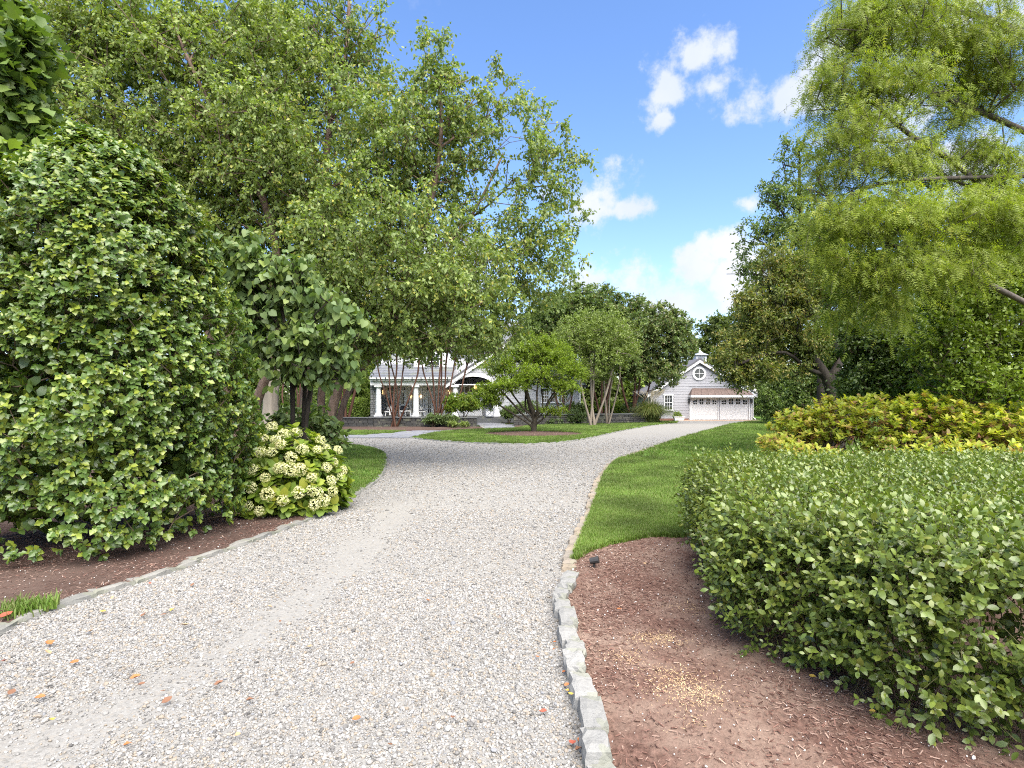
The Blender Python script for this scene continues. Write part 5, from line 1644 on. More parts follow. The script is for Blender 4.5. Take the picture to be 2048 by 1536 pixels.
# thick silvery trunk on the far lawn
bb = (W(540, 852, 38.5)[0], 38.5)
mbk = MB(); r = np.random.default_rng(3)
ring_v = []
prof = [(0, .85), (.25, .62), (.7, .50), (1.5, .45), (2.4, .50), (3.2, .62), (4.2, .50), (6, .40), (8, .3)]
nS = 22
for h, rad in prof:
    for k in range(nS):
        a = 2 * math.pi * k / nS
        rr = rad * (1 + (.16 if h < 1 else .07) * math.sin(5 * a + h * .6) + .05 * math.sin(9 * a - h))
        ring_v.append((bb[0] + rr * math.cos(a) + .02 * h, bb[1] + rr * math.sin(a), h))
fs = [(i * nS + k, i * nS + (k + 1) % nS, (i + 1) * nS + (k + 1) % nS, (i + 1) * nS + k) for i in range(len(prof) - 1) for k in range(nS)]
rt = tree("old_beech", "old tree with a thick pale silvery trunk on the far lawn", "tree", [([(bb[0], bb[1] + .1, 3.5), W(540, 640, 38.5), W(545, 560, 38.5)], .35, .1), ([(bb[0] + .3, bb[1], 3), W(600, 660, 38), W(640, 600, 38)], .2, .06), ([(bb[0] - .3, bb[1], 3), W(480, 660, 38), W(440, 600, 38)], .2, .06)],
          [L(540, 600, 90, 38.5, 60), L(440, 620, 70, 38.5, 50), L(630, 620, 70, 38.5, 45), L(500, 690, 40, 38, 25)], 420, DIA, V_far, B_beech, 31, base=(bb[0], bb[1], 0), twigs=False, K=5, L=9, tl=.7, size=.16, up=.9)
mbk.add(ring_v, fs)
tb_ = mbk.build("trunk", B_beech, rt, smooth=True)

# pear-like tree with dark leaning trunk
pd = 18.5
pb_ = ((1674 - CX) / F * pd, pd)
pst = [([(pb_[0], pb_[1], 0), W(1672, 830, pd), W(1655, 760, pd), W(1630, 725, pd), W(1600, 690, pd), W(1560, 640, pd), W(1520, 600, pd)], .26, .05),
       ([W(1655, 765, pd), W(1678, 725, pd), W(1668, 680, pd), W(1655, 620, pd), W(1650, 540, pd), W(1640, 470, pd)], .17, .05),
       ([W(1648, 748, pd), W(1615, 738, pd - .2), W(1570, 705, pd - .5), W(1510, 715, pd - .6), W(1470, 735, pd - .6)], .085, .02)]
plob = [L(1560, 610, 85, pd, 70), L(1500, 690, 60, pd, 50), L(1520, 735, 60, pd - .4, 35), L(1460, 725, 40, pd - .3, 40), L(1600, 680, 60, pd, 60), L(1630, 560, 80, pd, 60), L(1560, 535, 50, pd), L(1690, 620, 40, pd, 70), L(1590, 745, 30, pd, 20), L(1480, 755, 22, pd - .3, 14, w=500), L(1500, 610, 30, pd)]
tree("pear_tree", "spreading olive-green tree with a dark forked trunk hanging over the garage roof", "tree", pst, plob, 900, DIAW, V_pear, B_dark, 41, K=5, L=11, tl=.34, droop=.2, size=.098, hang=.3, up=.6, spread=1.0, open_=.7)
# tall loose tree above it
wd = 24.0
wx = (1640 - CX) / F * wd
tree("walnut_tree", "tall thin-crowned tree with dark leaves against the clouds", "tree",
     [([(wx, wd, 0), W(1640, 700, wd), W(1620, 560, wd), W(1600, 420, wd), W(1600, 310, wd)], .2, .03), ([W(1625, 600, wd), W(1570, 520, wd), W(1500, 470, wd)], .09, .02), ([W(1610, 480, wd), W(1560, 420, wd), W(1530, 380, wd)], .06, .02), ([W(1630, 620, wd), W(1540, 555, wd), W(1450, 548, wd)], .05, .012)],
     [L(1595, 310, 42, wd, 35), L(1555, 385, 40, wd, 35), L(1600, 390, 45, wd), L(1515, 465, 42, wd, 28), L(1560, 460, 45, wd), L(1490, 500, 26, wd, 20), L(1510, 540, 36, wd, 22), L(1620, 470, 60, wd), L(1570, 540, 50, wd)],
     260, DIAW, V_crape, B_dark, 42, K=5, L=10, tl=.5, droop=.25, size=.14, hang=.3, up=.7, spread=1.0, open_=.7)

# feathery cypress
cd = 10.6
cx0 = (2150 - CX) / F * 11.2
FR = tmpl_frond(4, .34)
cst = [([(cx0, 11.2, 0), (cx0 - .1, 11.2, 4), (cx0, 11.2, 8), (cx0 + .1, 11.2, 13)], .32, .08),
       ([W(2120, 560, 11), W(1990, 400, 10.8), W(1900, 320, 10.6), W(1820, 270, 10.4), W(1740, 200, 10.2)], .085, .02),
       ([W(2130, 300, 11), W(2000, 240, 10.9), W(1900, 200, 10.7), W(1800, 150, 10.5), W(1690, 60, 10.4)], .07, .02),
       ([W(2130, 350, 11), W(1950, 355, 10.6), W(1830, 360, 10.3), W(1720, 380, 10.1), W(1650, 440, 10)], .05, .015),
       ([W(2120, 640, 11), W(1960, 560, 10.6), W(1850, 510, 10.3), W(1740, 480, 10.1)], .07, .02),
       ([W(2140, 120, 11), W(1990, 40, 10.8), W(1850, 10, 10.6), W(1720, -60, 10.6)], .07, .02)]
clob = [L(1700, 60, 80, 10.5, 80), L(1800, 60, 100, 10.4, 80), L(1920, 90, 100, 10.5, 90), L(2030, 110, 80, 10.4, 110), L(1690, 170, 75, 10.2, 70), L(1790, 190, 90, 10.2, 70), L(1700, 270, 85, 10, 60), L(1790, 320, 70, 10, 50), L(1680, 350, 75, 10, 55),
        L(1660, 440, 75, 9.8, 55), L(1760, 430, 90, 9.7, 60), L(1860, 440, 80, 9.7, 55), L(1950, 430, 70, 9.8, 60), L(2030, 420, 60, 9.8, 80), L(1800, 530, 80, 9.7, 45), L(1900, 530, 70, 9.8, 45), L(1660, 510, 50, 9.9, 40), L(1790, 610, 40, 9.9, 45), L(2010, 290, 60, 10.6, 50, w=1500), L(1900, 240, 60, 10.8, 40, w=1500), L(1870, -20, 160, 10.6, 40), L(1950, 180, 90, 11.2, 60), L(2000, 360, 80, 11, 60), L(1880, 330, 80, 11, 50), L(1960, 520, 90, 10.2, 50), L(1720, 560, 60, 10.2, 50), L(1690, 620, 40, 10.4, 40, w=1200)]
clob = [(c, (r_[0], r_[1], r_[2] * .80), w) for c, r_, w in clob]
tree("bald_cypress", "feathery light green conifer reaching in from the side with hanging sprays", "tree", cst, clob, 1380, FR, V_cyp, B_grey, 43, base=(cx0, 11.2, 0), K=5, L=8, tl=.45, droop=.38, size=.16, svar=.4, hang=.55, up=.4, spread=.8, open_=.45)

# loose privet thicket under it
bush("privet_shrub", "tall loose bright green shrub at the edge of the view, above the yellow shrubs", "shrub", ((2000 - CX) / F * 12.4, 12.4), [L(1980, 610, 110, 12.4, 110), L(2030, 520, 70, 12.2, 80), L(1900, 600, 70, 12.6, 60), L(1900, 690, 90, 12.2, 80), L(2040, 720, 90, 12.2, 80), L(1960, 770, 110, 12, 40)],
     850, V_shrub, 51, DIA, "thicket along the garden edge", r0=.05, K=5, Lf=9, tl=.28, size=.085, up=.8)
bush("privet_shrub", "mid green loose shrub between the bright shrub and the dark forked trunk", "shrub", ((1790 - CX) / F * 15, 15.0), [L(1800, 690, 90, 15, 70), L(1760, 760, 80, 15, 50), L(1850, 760, 80, 14.6, 50), L(1730, 680, 50, 15.2, 50)],
     620, V_dark, 52, DIA, "thicket along the garden edge", r0=.05, K=5, Lf=9, tl=.3, size=.098)
bush("privet_shrub", "dark shrub low behind the forked trunk", "shrub", ((1715 - CX) / F * 20, 20.5), [L(1720, 770, 60, 20.5, 45), L(1680, 700, 60, 21, 60), L(1770, 650, 70, 20.5, 60)],
     560, V_dark, 53, DIA, "thicket along the garden edge", r0=.05, K=5, Lf=9, tl=.35, size=.11)
bush("evergreen_shrub", "dark rounded evergreen just beyond the garage corner", "shrub", ((1562 - CX) / F * 40, 40.0), [L(1556, 790, 38, 40, 48), L(1592, 780, 46, 40, 55), L(1535, 815, 18, 40, 24)],
     520, V_dark, 54, DIA, "dark evergreens beyond the lawn", r0=.06, K=5, Lf=9, tl=.35, size=.14)
bush("evergreen_shrub", "upright dark evergreen left of the forked trunk with a paler top", "shrub", ((1625 - CX) / F * 30, 30.0), [L(1615, 785, 38, 30, 52), L(1640, 740, 36, 30, 40), L(1590, 810, 30, 30, 30)],
     460, V_crape, 55, DIA, "dark evergreens beyond the lawn", r0=.06, K=5, Lf=9, tl=.3, size=.12)

# shrubs along the terrace walls
def small(name, lab, px, py, r_, ry, d, mat, seed, n, grp="shrubs along the low walls", size=.09, base_z=0.0, **kw):
    c = W(px, py, d)
    return bush(name, lab, "shrub", (c[0], d), [L(px, py, r_, d, ry), L(px - r_ * .5, py + ry * .3, r_ * .6, d, ry * .6), L(px + r_ * .5, py + ry * .3, r_ * .6, d, ry * .6)], n, mat, seed, DIA, grp, size=size, tl=.2, **kw)


small("hydrangea_bush", "yellow-green leafy bush over the end of the garden wall by the entry walk", 925, 805, 36, 20, 37.7, V_hydr, 61, 170, size=.13)
small("dark_shrub", "dark sprawling shrub under the straight-stemmed crape myrtle", 868, 838, 20, 10, 36.2, V_dgreen, 62, 90)
small("dark_shrub", "dark low shrub at the wall, next to two pale green clumps", 898, 838, 16, 10, 36.2, V_dgreen, 63, 70)
small("perennial_clump", "small pale green clump on the mulch, nearer the crape myrtle", 905, 851, 8, 4.5, 34.9, V_pale, 64, 26, "pale clumps on the mulch", .08, nst=3)
small("perennial_clump", "small pale green clump on the mulch, nearer the walk", 927, 851, 8, 4.5, 34.9, V_pale, 65, 26, "pale clumps on the mulch", .08, nst=3)
small("boxwood", "clipped dark boxwood just past the entry steps", 1018, 825, 15, 12, 42.5, V_dark, 66, 150)
small("boxwood", "dark boxwood under the triple window", 1150, 818, 22, 14, 43.5, V_dark, 67, 170)
small("low_shrub", "low grey-green shrub on the lawn edge behind the maple", 1100, 842, 38, 9, 40.6, V_dgreen, 68, 150)
small("low_shrub", "bushy green shrub against the low wall behind the pale tree", 1150, 832, 26, 13, 40.4, V_dgreen, 69, 130)
small("flowering_bush", "reddish green bush seen between the maple stems", 1055, 815, 26, 15, 40.5, V_crapetop, 70, 130)
small("yellow_bush", "bright yellow-green bush seen behind the red crape myrtle stems", 1215, 815, 34, 13, 47.5, V_maple, 71, 150, size=.13)
small("dark_shrub", "dark low shrub at the far end of the wall beside the ornamental grass", 1262, 815, 18, 16, 45.5, V_dark, 72, 100)
small("potted_plant", "small green plant in the white trough by the garage corner", 1354, 830, 9, 5, 50.8, V_farlight, 73, 24, None, .10, nst=3)
o = empty("trough_planter", ((1358 - CX) / F * 50.6, 50.6, 0), "small white trough planter at the foot of the garage wall", "planter")
m = MB(); m.add([(-.40, -.16, 0), (.40, -.16, 0), (.40, .16, 0), (-.40, .16, 0), (-.46, -.2, .32), (.46, -.2, .32), (.46, .2, .32), (-.46, .2, .32)], [(3, 2, 1, 0), (0, 1, 5, 4), (1, 2, 6, 5), (2, 3, 7, 6), (3, 0, 4, 7), (4, 5, 6, 7)])
link_mesh("trough", m.mesh("trough", M_white), None).parent = o
m = MB(); m.box(-.49, .49, -.23, .23, .321, .36); link_mesh("rim", m.mesh("rim", M_white), None).parent = o
hb = empty("clipped_hedge", ((690 - CX) / F * 47, 47, 0), "clipped light green hedge beyond the stone end of the porch", "hedge", "clipped hedges on the far lawn")
hb2 = empty("clipped_hedge", ((578 - CX) / F * 44, 44, 0), "dark clipped hedge behind the silvery trunk", "hedge", "clipped hedges on the far lawn")


def box_hedge(root, x0, x1, y0, y1, z1, n, mat, size, seed):
    r = np.random.default_rng(seed)
    A = [(x1 - x0) * z1 * 1.0, (x1 - x0) * (y1 - y0), (y1 - y0) * z1, (y1 - y0) * z1]; A = np.array(A) / sum(A)
    f = r.choice(4, n, p=A); u, v = r.random(n), r.random(n)
    P = np.zeros((n, 3)); N = np.zeros((n, 3))
    for k in range(4):
        s_ = f == k
        if k == 0: P[s_] = np.stack([x0 + (x1 - x0) * u[s_], np.full(s_.sum(), y0), z1 * v[s_]], 1); N[s_] = (0, -1, .3)
        if k == 1: P[s_] = np.stack([x0 + (x1 - x0) * u[s_], y0 + (y1 - y0) * v[s_], np.full(s_.sum(), z1)], 1); N[s_] = (0, 0, 1)
        if k == 2: P[s_] = np.stack([np.full(s_.sum(), x0), y0 + (y1 - y0) * u[s_], z1 * v[s_]], 1); N[s_] = (-1, 0, .3)
        if k == 3: P[s_] = np.stack([np.full(s_.sum(), x1), y0 + (y1 - y0) * u[s_], z1 * v[s_]], 1); N[s_] = (1, 0, .3)
    P += r.normal(0, .05, P.shape); P[:, 2] = np.abs(P[:, 2])
    Rm = frames(r.normal(size=(n, 3)) + N * .5, N + r.normal(0, .6, (n, 3)))
    o = link_mesh("foliage", scatter_mesh("foliage", DIA, P, Rm, size * r.uniform(.7, 1.3, n), mat, r.random(n)), root); o["kind"] = "stuff"
    m = MB(); k = .15
    for q in range(int((x1 - x0) / .8)):
        xx = x0 + .4 + q * .8; m.tube([(xx, (y0 + y1) / 2, 0), (xx + .05, (y0 + y1) / 2, z1 * .5), (xx - .1, (y0 + y1) / 2, z1 - .1)], .03, 5)
    m.build("stems", B_twig, root)


box_hedge(hb, -15.2, -12.2, 46.5, 47.8, 1.9, 3800, V_farlight, .13, 1)
box_hedge(hb2, -19.5, -14.2, 44, 45.4, 2.6, 4200, V_dark, .14, 2)
bush("conifer", "light green feathery conifer left of the stone end of the house", "tree", ((712 - CX) / F * 50, 50), [L(710, 780, 30, 50, 45), L(700, 740, 22, 50, 30)], 260, V_farlight, 76, DIA, None, r0=.08, tl=.4, size=.16)

# fountain grass
fg = empty("fountain_grass", ((1300 - CX) / F * 43, 43, 0), "big mound of arching ornamental grass beside the garage", "ornamental grass")
r = np.random.default_rng(9)
Vb, Fb, Ab = [], [], []
gx_, gy_ = (1300 - CX) / F * 43, 43.0
for i in range(2400):
    a = r.uniform(0, 6.28); s0 = abs(r.normal(0, .32)); h = r.uniform(1.3, 2.35); out = r.uniform(.4, 2.2)
    ca, sa = math.cos(a), math.sin(a); w = r.uniform(.012, .022)
    bx_, by_ = gx_ + ca * s0, gy_ + sa * s0 * .7
    k = len(Vb); rv = r.random()
    for t_ in (0, .35, .7, 1.0):
        x = bx_ + ca * out * t_ ** 1.4; y = by_ + sa * out * t_ ** 1.4 * .8; z = h * (1.75 * t_ - (.75 + .32 * out) * t_ * t_)
        ww = w * (1 - .8 * t_)
        Vb += [(x - sa * ww, y + ca * ww, max(z, .02)), (x + sa * ww, y - ca * ww, max(z, .02))]; Ab += [rv, rv]
    Fb += [(k + 2 * j, k + 2 * j + 1, k + 2 * j + 3, k + 2 * j + 2) for j in range(3)]
o = link_mesh("blades", np_mesh("blades", np.array(Vb), np.array(Fb), V_reed, {"rnd": Ab}), fg); o["kind"] = "stuff"
m = MB()
for i in range(26):
    a = r.uniform(0, 6.28); ca, sa = math.cos(a), math.sin(a); ou = r.uniform(.2, .9)
    p = [(gx_ + ca * .1, gy_ + sa * .1, .1), (gx_ + ca * ou * .6, gy_ + sa * ou * .5, 1.9), (gx_ + ca * ou * 1.3, gy_ + sa * ou, 2.35 + r.uniform(-.1, .15))]
    m.tube(p, [.006, .006, .03], 4); q = p[2]; m.tube([q, (q[0] + ca * .2, q[1] + sa * .2, q[2] + .12)], [.035, .008], 4)
m.build("plume", plain("grass_plume", (.30, .26, .18), .9), fg)

# ------------------------------------------------------------------ near plants
def sprigs(C, D, rng, n_leaf=6, stem=.12, size=.08, svar=.25, angle=.9, hang=0.0, up=.6, pairs=False):
    """leaves set round little shoots: C shoot feet, D shoot directions"""
    N = len(C); D = norm(D)
    ref = norm(rng.normal(size=(N, 3))); A = norm(np.cross(D, ref)); B = np.cross(D, A)
    k = np.arange(n_leaf)[None] + 0 * rng.random((N, 1))
    if pairs:
        t = (np.floor(k / 2) + 1) / (n_leaf / 2); ph = (k % 2) * math.pi + np.floor(k / 2) * math.pi / 2 * .9
    else:
        t = (.35 + .65 * (k + rng.random((N, n_leaf))) / n_leaf); ph = k * 2.4 + rng.uniform(0, 6.28, (N, 1))
    ph = ph + rng.normal(0, .25, ph.shape)
    ln = stem * rng.uniform(.6, 1.3, (N, 1))
    P = C[:, None] + D[:, None] * (ln * t)[..., None]
    sd = A[:, None] * np.cos(ph)[..., None] + B[:, None] * np.sin(ph)[..., None]
    ang = angle * (1.15 - .45 * t)[..., None]
    ax = D[:, None] * np.cos(ang) + sd * np.sin(ang) - np.array([0, 0, hang])
    nr = D[:, None] * np.sin(ang) - sd * np.cos(ang) + np.array([0, 0, up]) + rng.normal(0, .22, P.shape)
    S = size * (rng.uniform(1 - svar, 1 + svar, P.shape[:2])) * (1.08 - .25 * np.abs(t - .55))
    rnd = np.clip(rng.random((N, 1)) * .6 + rng.random(P.shape[:2]) * .38, 0, .999)
    return P.reshape(-1, 3), frames(ax.reshape(-1, 3), nr.reshape(-1, 3)), S.ravel(), rnd.ravel()


def shoots_mesh(C, D, ln, mat, rad=.003):
    D = norm(D); E = C + D * ln
    off = np.array([[1, 0, 0], [-.5, .87, 0], [-.5, -.87, .3]]) * rad
    V = np.stack([C[:, None] - D[:, None] * ln * .8 + off, E[:, None] + off * .4], 1).reshape(-1, 3)
    n = len(C); b = (np.arange(n) * 6)[:, None, None]; k = np.arange(3)[None, :, None]
    q = np.concatenate([b + k, b + (k + 1) % 3, b + 3 + (k + 1) % 3, b + 3 + k], -1).reshape(-1, 4)
    return np_mesh("shoots", V, q, mat)


# --- the big clipped holly
hc = np.array([-4.92, 6.8]); HZ = [0.05, .13, .43, 1.2, 2.23, 2.83, 3.42, 4.02, 4.32, 4.62, 4.80]; HR = [1.25, 1.42, 1.54, 1.56, 1.48, 1.37, 1.21, .93, .68, .34, .05]
rng = np.random.default_rng(71)
n = 11500
z = .08 + 4.66 * rng.random(n) ** .95; th = rng.uniform(0, 2 * np.pi, n)
keep = (np.cos(th - np.radians(-55)) > -.22)         # the side towards the drive carries most of the shoots drawn here
z, th = z[keep], th[keep]
rad = np.interp(z, HZ, HR)
Q = np.stack([np.cos(th), np.sin(th), z], 1)
lump = snoise(Q * np.array([1.7, 1.7, 1]), 3.2, 5); tier = np.sin(z * 5.2 + 1.5 * np.sin(th * 3)) * .07
depth = rng.random(len(z)) ** 2.0 * .42
hole = snoise(Q * np.array([1.7, 1.7, 1.3]), 4.6, 8) > .72
rad2 = np.maximum(rad + lump * .13 + tier - depth, .03)
C = np.stack([hc[0] + np.cos(th) * rad2, hc[1] + np.sin(th) * rad2, z], 1)
slope_ = np.interp(z, HZ, np.gradient(HR, HZ)); outv = np.stack([np.cos(th), np.sin(th), np.clip(-slope_, .15, 2.5)], 1)
Dv = norm(outv) + np.array([0, 0, .25]) + rng.normal(0, .32, C.shape)
skirt = (z < .5) & (rng.random(len(z)) < .5 - .25 * snoise(Q, 6, 2))
ok = ~hole & ~skirt
C, Dv = C[ok], Dv[ok]
holly = empty("holly_shrub", (hc[0], hc[1], 0), "huge clipped dome of glossy lobed evergreen leaves beside the drive", "shrub")
LOB = tmpl_lobed(.74)
P, Rm, S, q = sprigs(C, Dv, rng, 7, .08, .063, .4, 1.0, hang=.5, up=.6)
# inner, shaded leaves
ni = 3600; zi = .3 + 4.1 * rng.random(ni); ti = rng.uniform(0, 6.28, ni); ri = np.interp(zi, HZ, HR) * np.sqrt(rng.uniform(.1, .72, ni))
Ci = np.stack([hc[0] + np.cos(ti) * ri, hc[1] + np.sin(ti) * ri, zi], 1)
Pi, Ri, Si, qi = sprigs(Ci, rng.normal(0, 1, Ci.shape) + np.array([0, 0, .5]), rng, 4, .10, .095, .3, 1.0)
P, Rm, S, q = np.concatenate([P, Pi]), np.concatenate([Rm, Ri]), np.concatenate([S, Si]), np.concatenate([q, qi])
Po, no = P, len(P) - len(Pi)
leaves_as_parts(LOB, P[:no], Rm[:no], S[:no], V_holly, q[:no], holly, 300)
o = link_mesh("inner_foliage", scatter_mesh("inner_foliage", tmpl_hex(.6), P[no:], Rm[no:], S[no:] * 1.25, V_holly, q[no:]), holly); o["kind"] = "stuff"
tips = np.concatenate([C[::9] * np.array([1, 1, 1]), Ci[::14]])
lines, _ = grow(np.array([(hc[0], hc[1], 0), (hc[0] + .05, hc[1], 1.5), (hc[0], hc[1], 3.2), (hc[0], hc[1], 4.3)]), .09, .02, tips, rng, .4)
link_mesh("trunk", np_mesh("trunk", *tubes_np(lines), B_twig, smooth=True), holly)
link_mesh("shoots", shoots_mesh(C, Dv, .10, B_twig), holly)

# --- redbud with heart-shaped leaves
rd = 8.8
HEART = tmpl_heart(.95)
rb = (W(585, 860, 9.4)[0], 9.4)
tree("redbud_tree", "small tree with big drooping heart-shaped leaves between the holly and the birches", "tree",
     [([(rb[0], rb[1], 0), W(585, 780, 9.2), W(575, 690, 9), W(560, 600, 8.8), W(530, 510, 8.7)], .05, .015), ([(rb[0] + .1, rb[1], 0), W(620, 780, 9.1), W(640, 690, 8.9), W(670, 640, 8.7)], .045, .012), ([(rb[0] + .1, rb[1] + .1, 0), W(610, 760, 9.2), W(610, 640, 9), W(600, 540, 8.9)], .045, .012)],
     [L(475, 490, 30, 8.7, 45, w=1200), L(520, 540, 45, 8.7, 40), L(580, 545, 60, 8.8, 40), L(520, 620, 50, 8.8, 50), L(620, 605, 65, 8.8, 45), L(560, 680, 65, 8.9, 50), L(650, 680, 70, 8.8, 45), L(700, 645, 35, 8.8, 25), L(590, 735, 60, 8.9, 30), L(670, 735, 50, 8.9, 30), L(510, 690, 30, 9), L(500, 560, 40, 8.7)],
     430, HEART, V_redbud, B_dark, 81, parts=300, bias=.5, K=3, L=3, tl=.22, droop=.3, size=.112, svar=.3, hang=.75, up=.9, spread=.8, open_=.55)

# --- dark leafy shrub behind the hydrangea
OV = tmpl_oval(.62, .42, .07, .12)
bush("viburnum_shrub", "dark green leafy shrub at the foot of the birches, behind the cream flower heads", "shrub", (W(605, 890, 10.2)[0], 10.2), [L(605, 848, 62, 10.2, 38), L(560, 868, 38, 10.1, 28), L(650, 870, 36, 10.1, 28), L(625, 885, 60, 10, 22)],
     150, V_dgreen, 82, OV, None, r0=.02, K=3, Lf=4, tl=.16, size=.12, hang=.45, parts=300)

# --- hydrangea with cream flower heads
hyd = empty("hydrangea", (-3.28, 8.4, 0), "rounded bush crowded with cream-green mophead flowers at the bend of the bed", "shrub")
rng = np.random.default_rng(91)
hcen = np.array([-3.28, 8.40, .12]); hrad = np.array([.80, .70, .98])
n = 430
u = norm(rng.normal(size=(n, 3)) * np.array([1, 1, .8]) + np.array([0, -.25, .15])); u[:, 2] = np.abs(u[:, 2]) * np.where(rng.random(n) < .85, 1, -.15)
C = hcen + u * hrad * (1 - .35 * rng.random((n, 1)) ** 1.5) * (1 + .08 * snoise(u, 4, 3))[:, None]; C[:, 2] = np.maximum(C[:, 2], .07)
HL = tmpl_oval(.78, .38, .06, .14)
P, Rm, S, q = sprigs(C, u + np.array([0, 0, .3]) + rng.normal(0, .2, u.shape), rng, 5, .10, .125, .3, 1.15, up=1.0)
leaves_as_parts(HL, P, Rm, S, V_hydr, q, hyd, 300)
lines, _ = grow(np.array([(-3.28, 8.4, 0), (-3.28, 8.4, .12), (-3.26, 8.4, .25)]), .02, .012, C[::5], rng, .3)
link_mesh("stems", np_mesh("stems", *tubes_np(lines), B_twig), hyd)
M_flower = leaf_mat("mophead_florets", [(.54, .54, .27), (.62, .60, .35), (.48, .50, .21), (.66, .63, .42), (.42, .46, .15), (.58, .50, .28)], .25, .7, .2, (1.1, 1.1, .8), .1)


def head_mesh(seed):
    r = np.random.default_rng(seed); V, Fc, A = [], [], []
    for i in range(230):
        v = r.normal(size=3); v /= np.linalg.norm(v)
        if v[2] < -.65: continue
        c = v * np.array([1, 1, .84]) * (r.uniform(.80, 1.03) + .07 * math.sin(5 * v[0] + 4 * v[1]))
        n = v + r.normal(0, .45, 3); n /= np.linalg.norm(n)
        t = np.cross(n, r.normal(size=3)); t /= np.linalg.norm(t); b = np.cross(n, t); s_ = r.uniform(.10, .145); rv = r.random() * .5
        for k in range(4):
            a = k * math.pi / 2; d1 = t * math.cos(a) + b * math.sin(a); d2 = t * -math.sin(a) + b * math.cos(a)
            j = len(V)
            V += [c, c + (d1 * .65 + d2 * .5) * s_, c + d1 * s_ * 1.1 + n * .02, c + (d1 * .65 - d2 * .5) * s_]; A += [rv] * 4
            Fc.append((j, j + 3, j + 2, j + 1))
    return np_mesh("flower_head", np.array(V), np.array(Fc), M_flower, {"rnd": A})


heads = [head_mesh(s) for s in range(4)]
hp = [(553, 855), (535, 878), (575, 870), (600, 868), (615, 865), (648, 882), (660, 897), (672, 925), (692, 940), (660, 935), (640, 915), (612, 900), (590, 915), (570, 890), (552, 905), (530, 905), (510, 925), (488, 885), (500, 880), (515, 940), (540, 955), (513, 975), (490, 960),
      (570, 935), (590, 940), (608, 940), (632, 955), (670, 960), (690, 915), (685, 955), (640, 985), (655, 1000), (630, 980), (545, 988), (585, 965), (508, 1010), (528, 1020), (636, 1008), (605, 985), (566, 937), (622, 892), (642, 900), (682, 900), (560, 880), (672, 982), (478, 905), (465, 895), (575, 1000)]
inv = parent_inv(hyd)
hp = [q_ for k_, q_ in enumerate(hp) if k_ % 6 != 4]
for k, (px, py) in enumerate(hp):
    # stand each head on the dome's face
    best = None
    for dd_ in np.linspace(7.5, 9.2, 60):
        p = W(px, py, dd_)
        e = np.sum(((p - hcen) / (hrad * 1.03)) ** 2)
        if best is None or abs(e - 1) < abs(best[0] - 1) - 1e-9: best = (e, p)
        if e <= 1.0: best = (e, p); break
    p = best[1] + np.array([0, -.05, 0]); p[2] = max(p[2], .12)
    s_ = rng.uniform(.062, .095); p = p + np.array([0, -.10, .02])
    o = bpy.data.objects.new("flower_head", heads[k % 4]); o.parent = hyd
    ax = Vector(p - hcen).normalized()
    o.matrix_basis = inv @ (Matrix.Translation(Vector(p)) @ ax.to_track_quat('Z', 'Y').to_matrix().to_4x4() @ Matrix.Rotation(k * 1.1, 4, 'Z') @ Matrix.Scale(s_, 4))
    COL.objects.link(o)

# --- broad-leaved tree at the very edge, and the yellow-green shrub below it
LB = tmpl_lobed(1.25)
dd_ = 9.0
ex = W(-60, 800, dd_)
tree("maple_tree", "dark tree with big lobed leaves in the upper corner of the view", "tree", [([(ex[0], dd_, 0), W(-50, 500, dd_), W(-20, 250, dd_), W(0, 50, dd_), W(10, -60, dd_)], .16, .03)],
     [L(20, 170, 60, 8.8, 60), L(40, 100, 50, 8.8, 45), L(-10, 50, 60, 9, 50), L(50, 250, 50, 8.9, 30), L(-20, 250, 60, 9)], 170, LB, V_bigleaf, B_dark, 83, parts=300, K=4, L=4, tl=.45, droop=.3, size=.15, svar=.35, hang=.4, up=1.0, spread=.9, open_=.7)
bush("catalpa_sapling", "sapling with large yellow-green leaves peeping over the holly's shoulder", "shrub", (W(40, 800, 8.6)[0], 8.8), [L(40, 345, 55, 8.4, 35), L(90, 310, 20, 8.2, 16, w=350), L(10, 390, 40, 8.5, 40)], 40, V_farlight, 84, HEART, None, r0=.03, K=3, Lf=4, tl=.25, size=.17, hang=.5, parts=100)

# --- front hedge
hpoly = np.array([(2.14, 6.3), (1.76, 4.7), (1.56, 3.72), (1.74, 3.22), (1.98, 2.80), (2.5, 2.38), (3.4, 2.15), (7.6, 2.3), (8.4, 6.9), (4.5, 7.3), (2.7, 6.9)])
hcl = catmull(hpoly, 5, closed=True)
rng = np.random.default_rng(61)
HT = .885
# side face
edge = hcl[:int(len(hcl) * 7.4 / 11)]
ep = resample(np.concatenate([hcl[-8:], edge]), .012)
ns = 8000
i = rng.integers(1, len(ep) - 1, ns)
tng = norm(ep[i + 1] - ep[i - 1]); out2 = np.stack([-tng[:, 1], tng[:, 0]], 1)
cen = np.array([4.6, 5.0]); flip = np.sum(out2 * (ep[i] - cen), 1) < 0; out2[flip] *= -1
zz = .04 + (HT - .04) * rng.random(ns) ** .85
Q3 = np.concatenate([ep[i], zz[:, None]], 1)
bul = -.03 * np.clip(1 - zz / .35, 0, 1) + .05 * np.sin(zz / HT * 3.1) + .07 * snoise(Q3, 5, 3) - .10 * np.clip((zz - .75) / .2, 0, 1)
dep = rng.random(ns) ** 2 * .22
Cs = np.concatenate([ep[i] + out2 * (bul - dep)[:, None], zz[:, None]], 1)
Ds = np.concatenate([out2 * .75, np.full((ns, 1), .45)], 1) + rng.normal(0, .55, (ns, 3))
far_end = np.clip((ep[i][:, 1] - 3.4) / 2.0, 0, 1)
low = (zz < .20 + .25 * far_end) & (rng.random(ns) < .50 + .25 * far_end + .3 * snoise(Q3, 7, 4))
thin = (snoise(Q3 * np.array([1, 1, 1.6]), 5.5, 12) > .72)
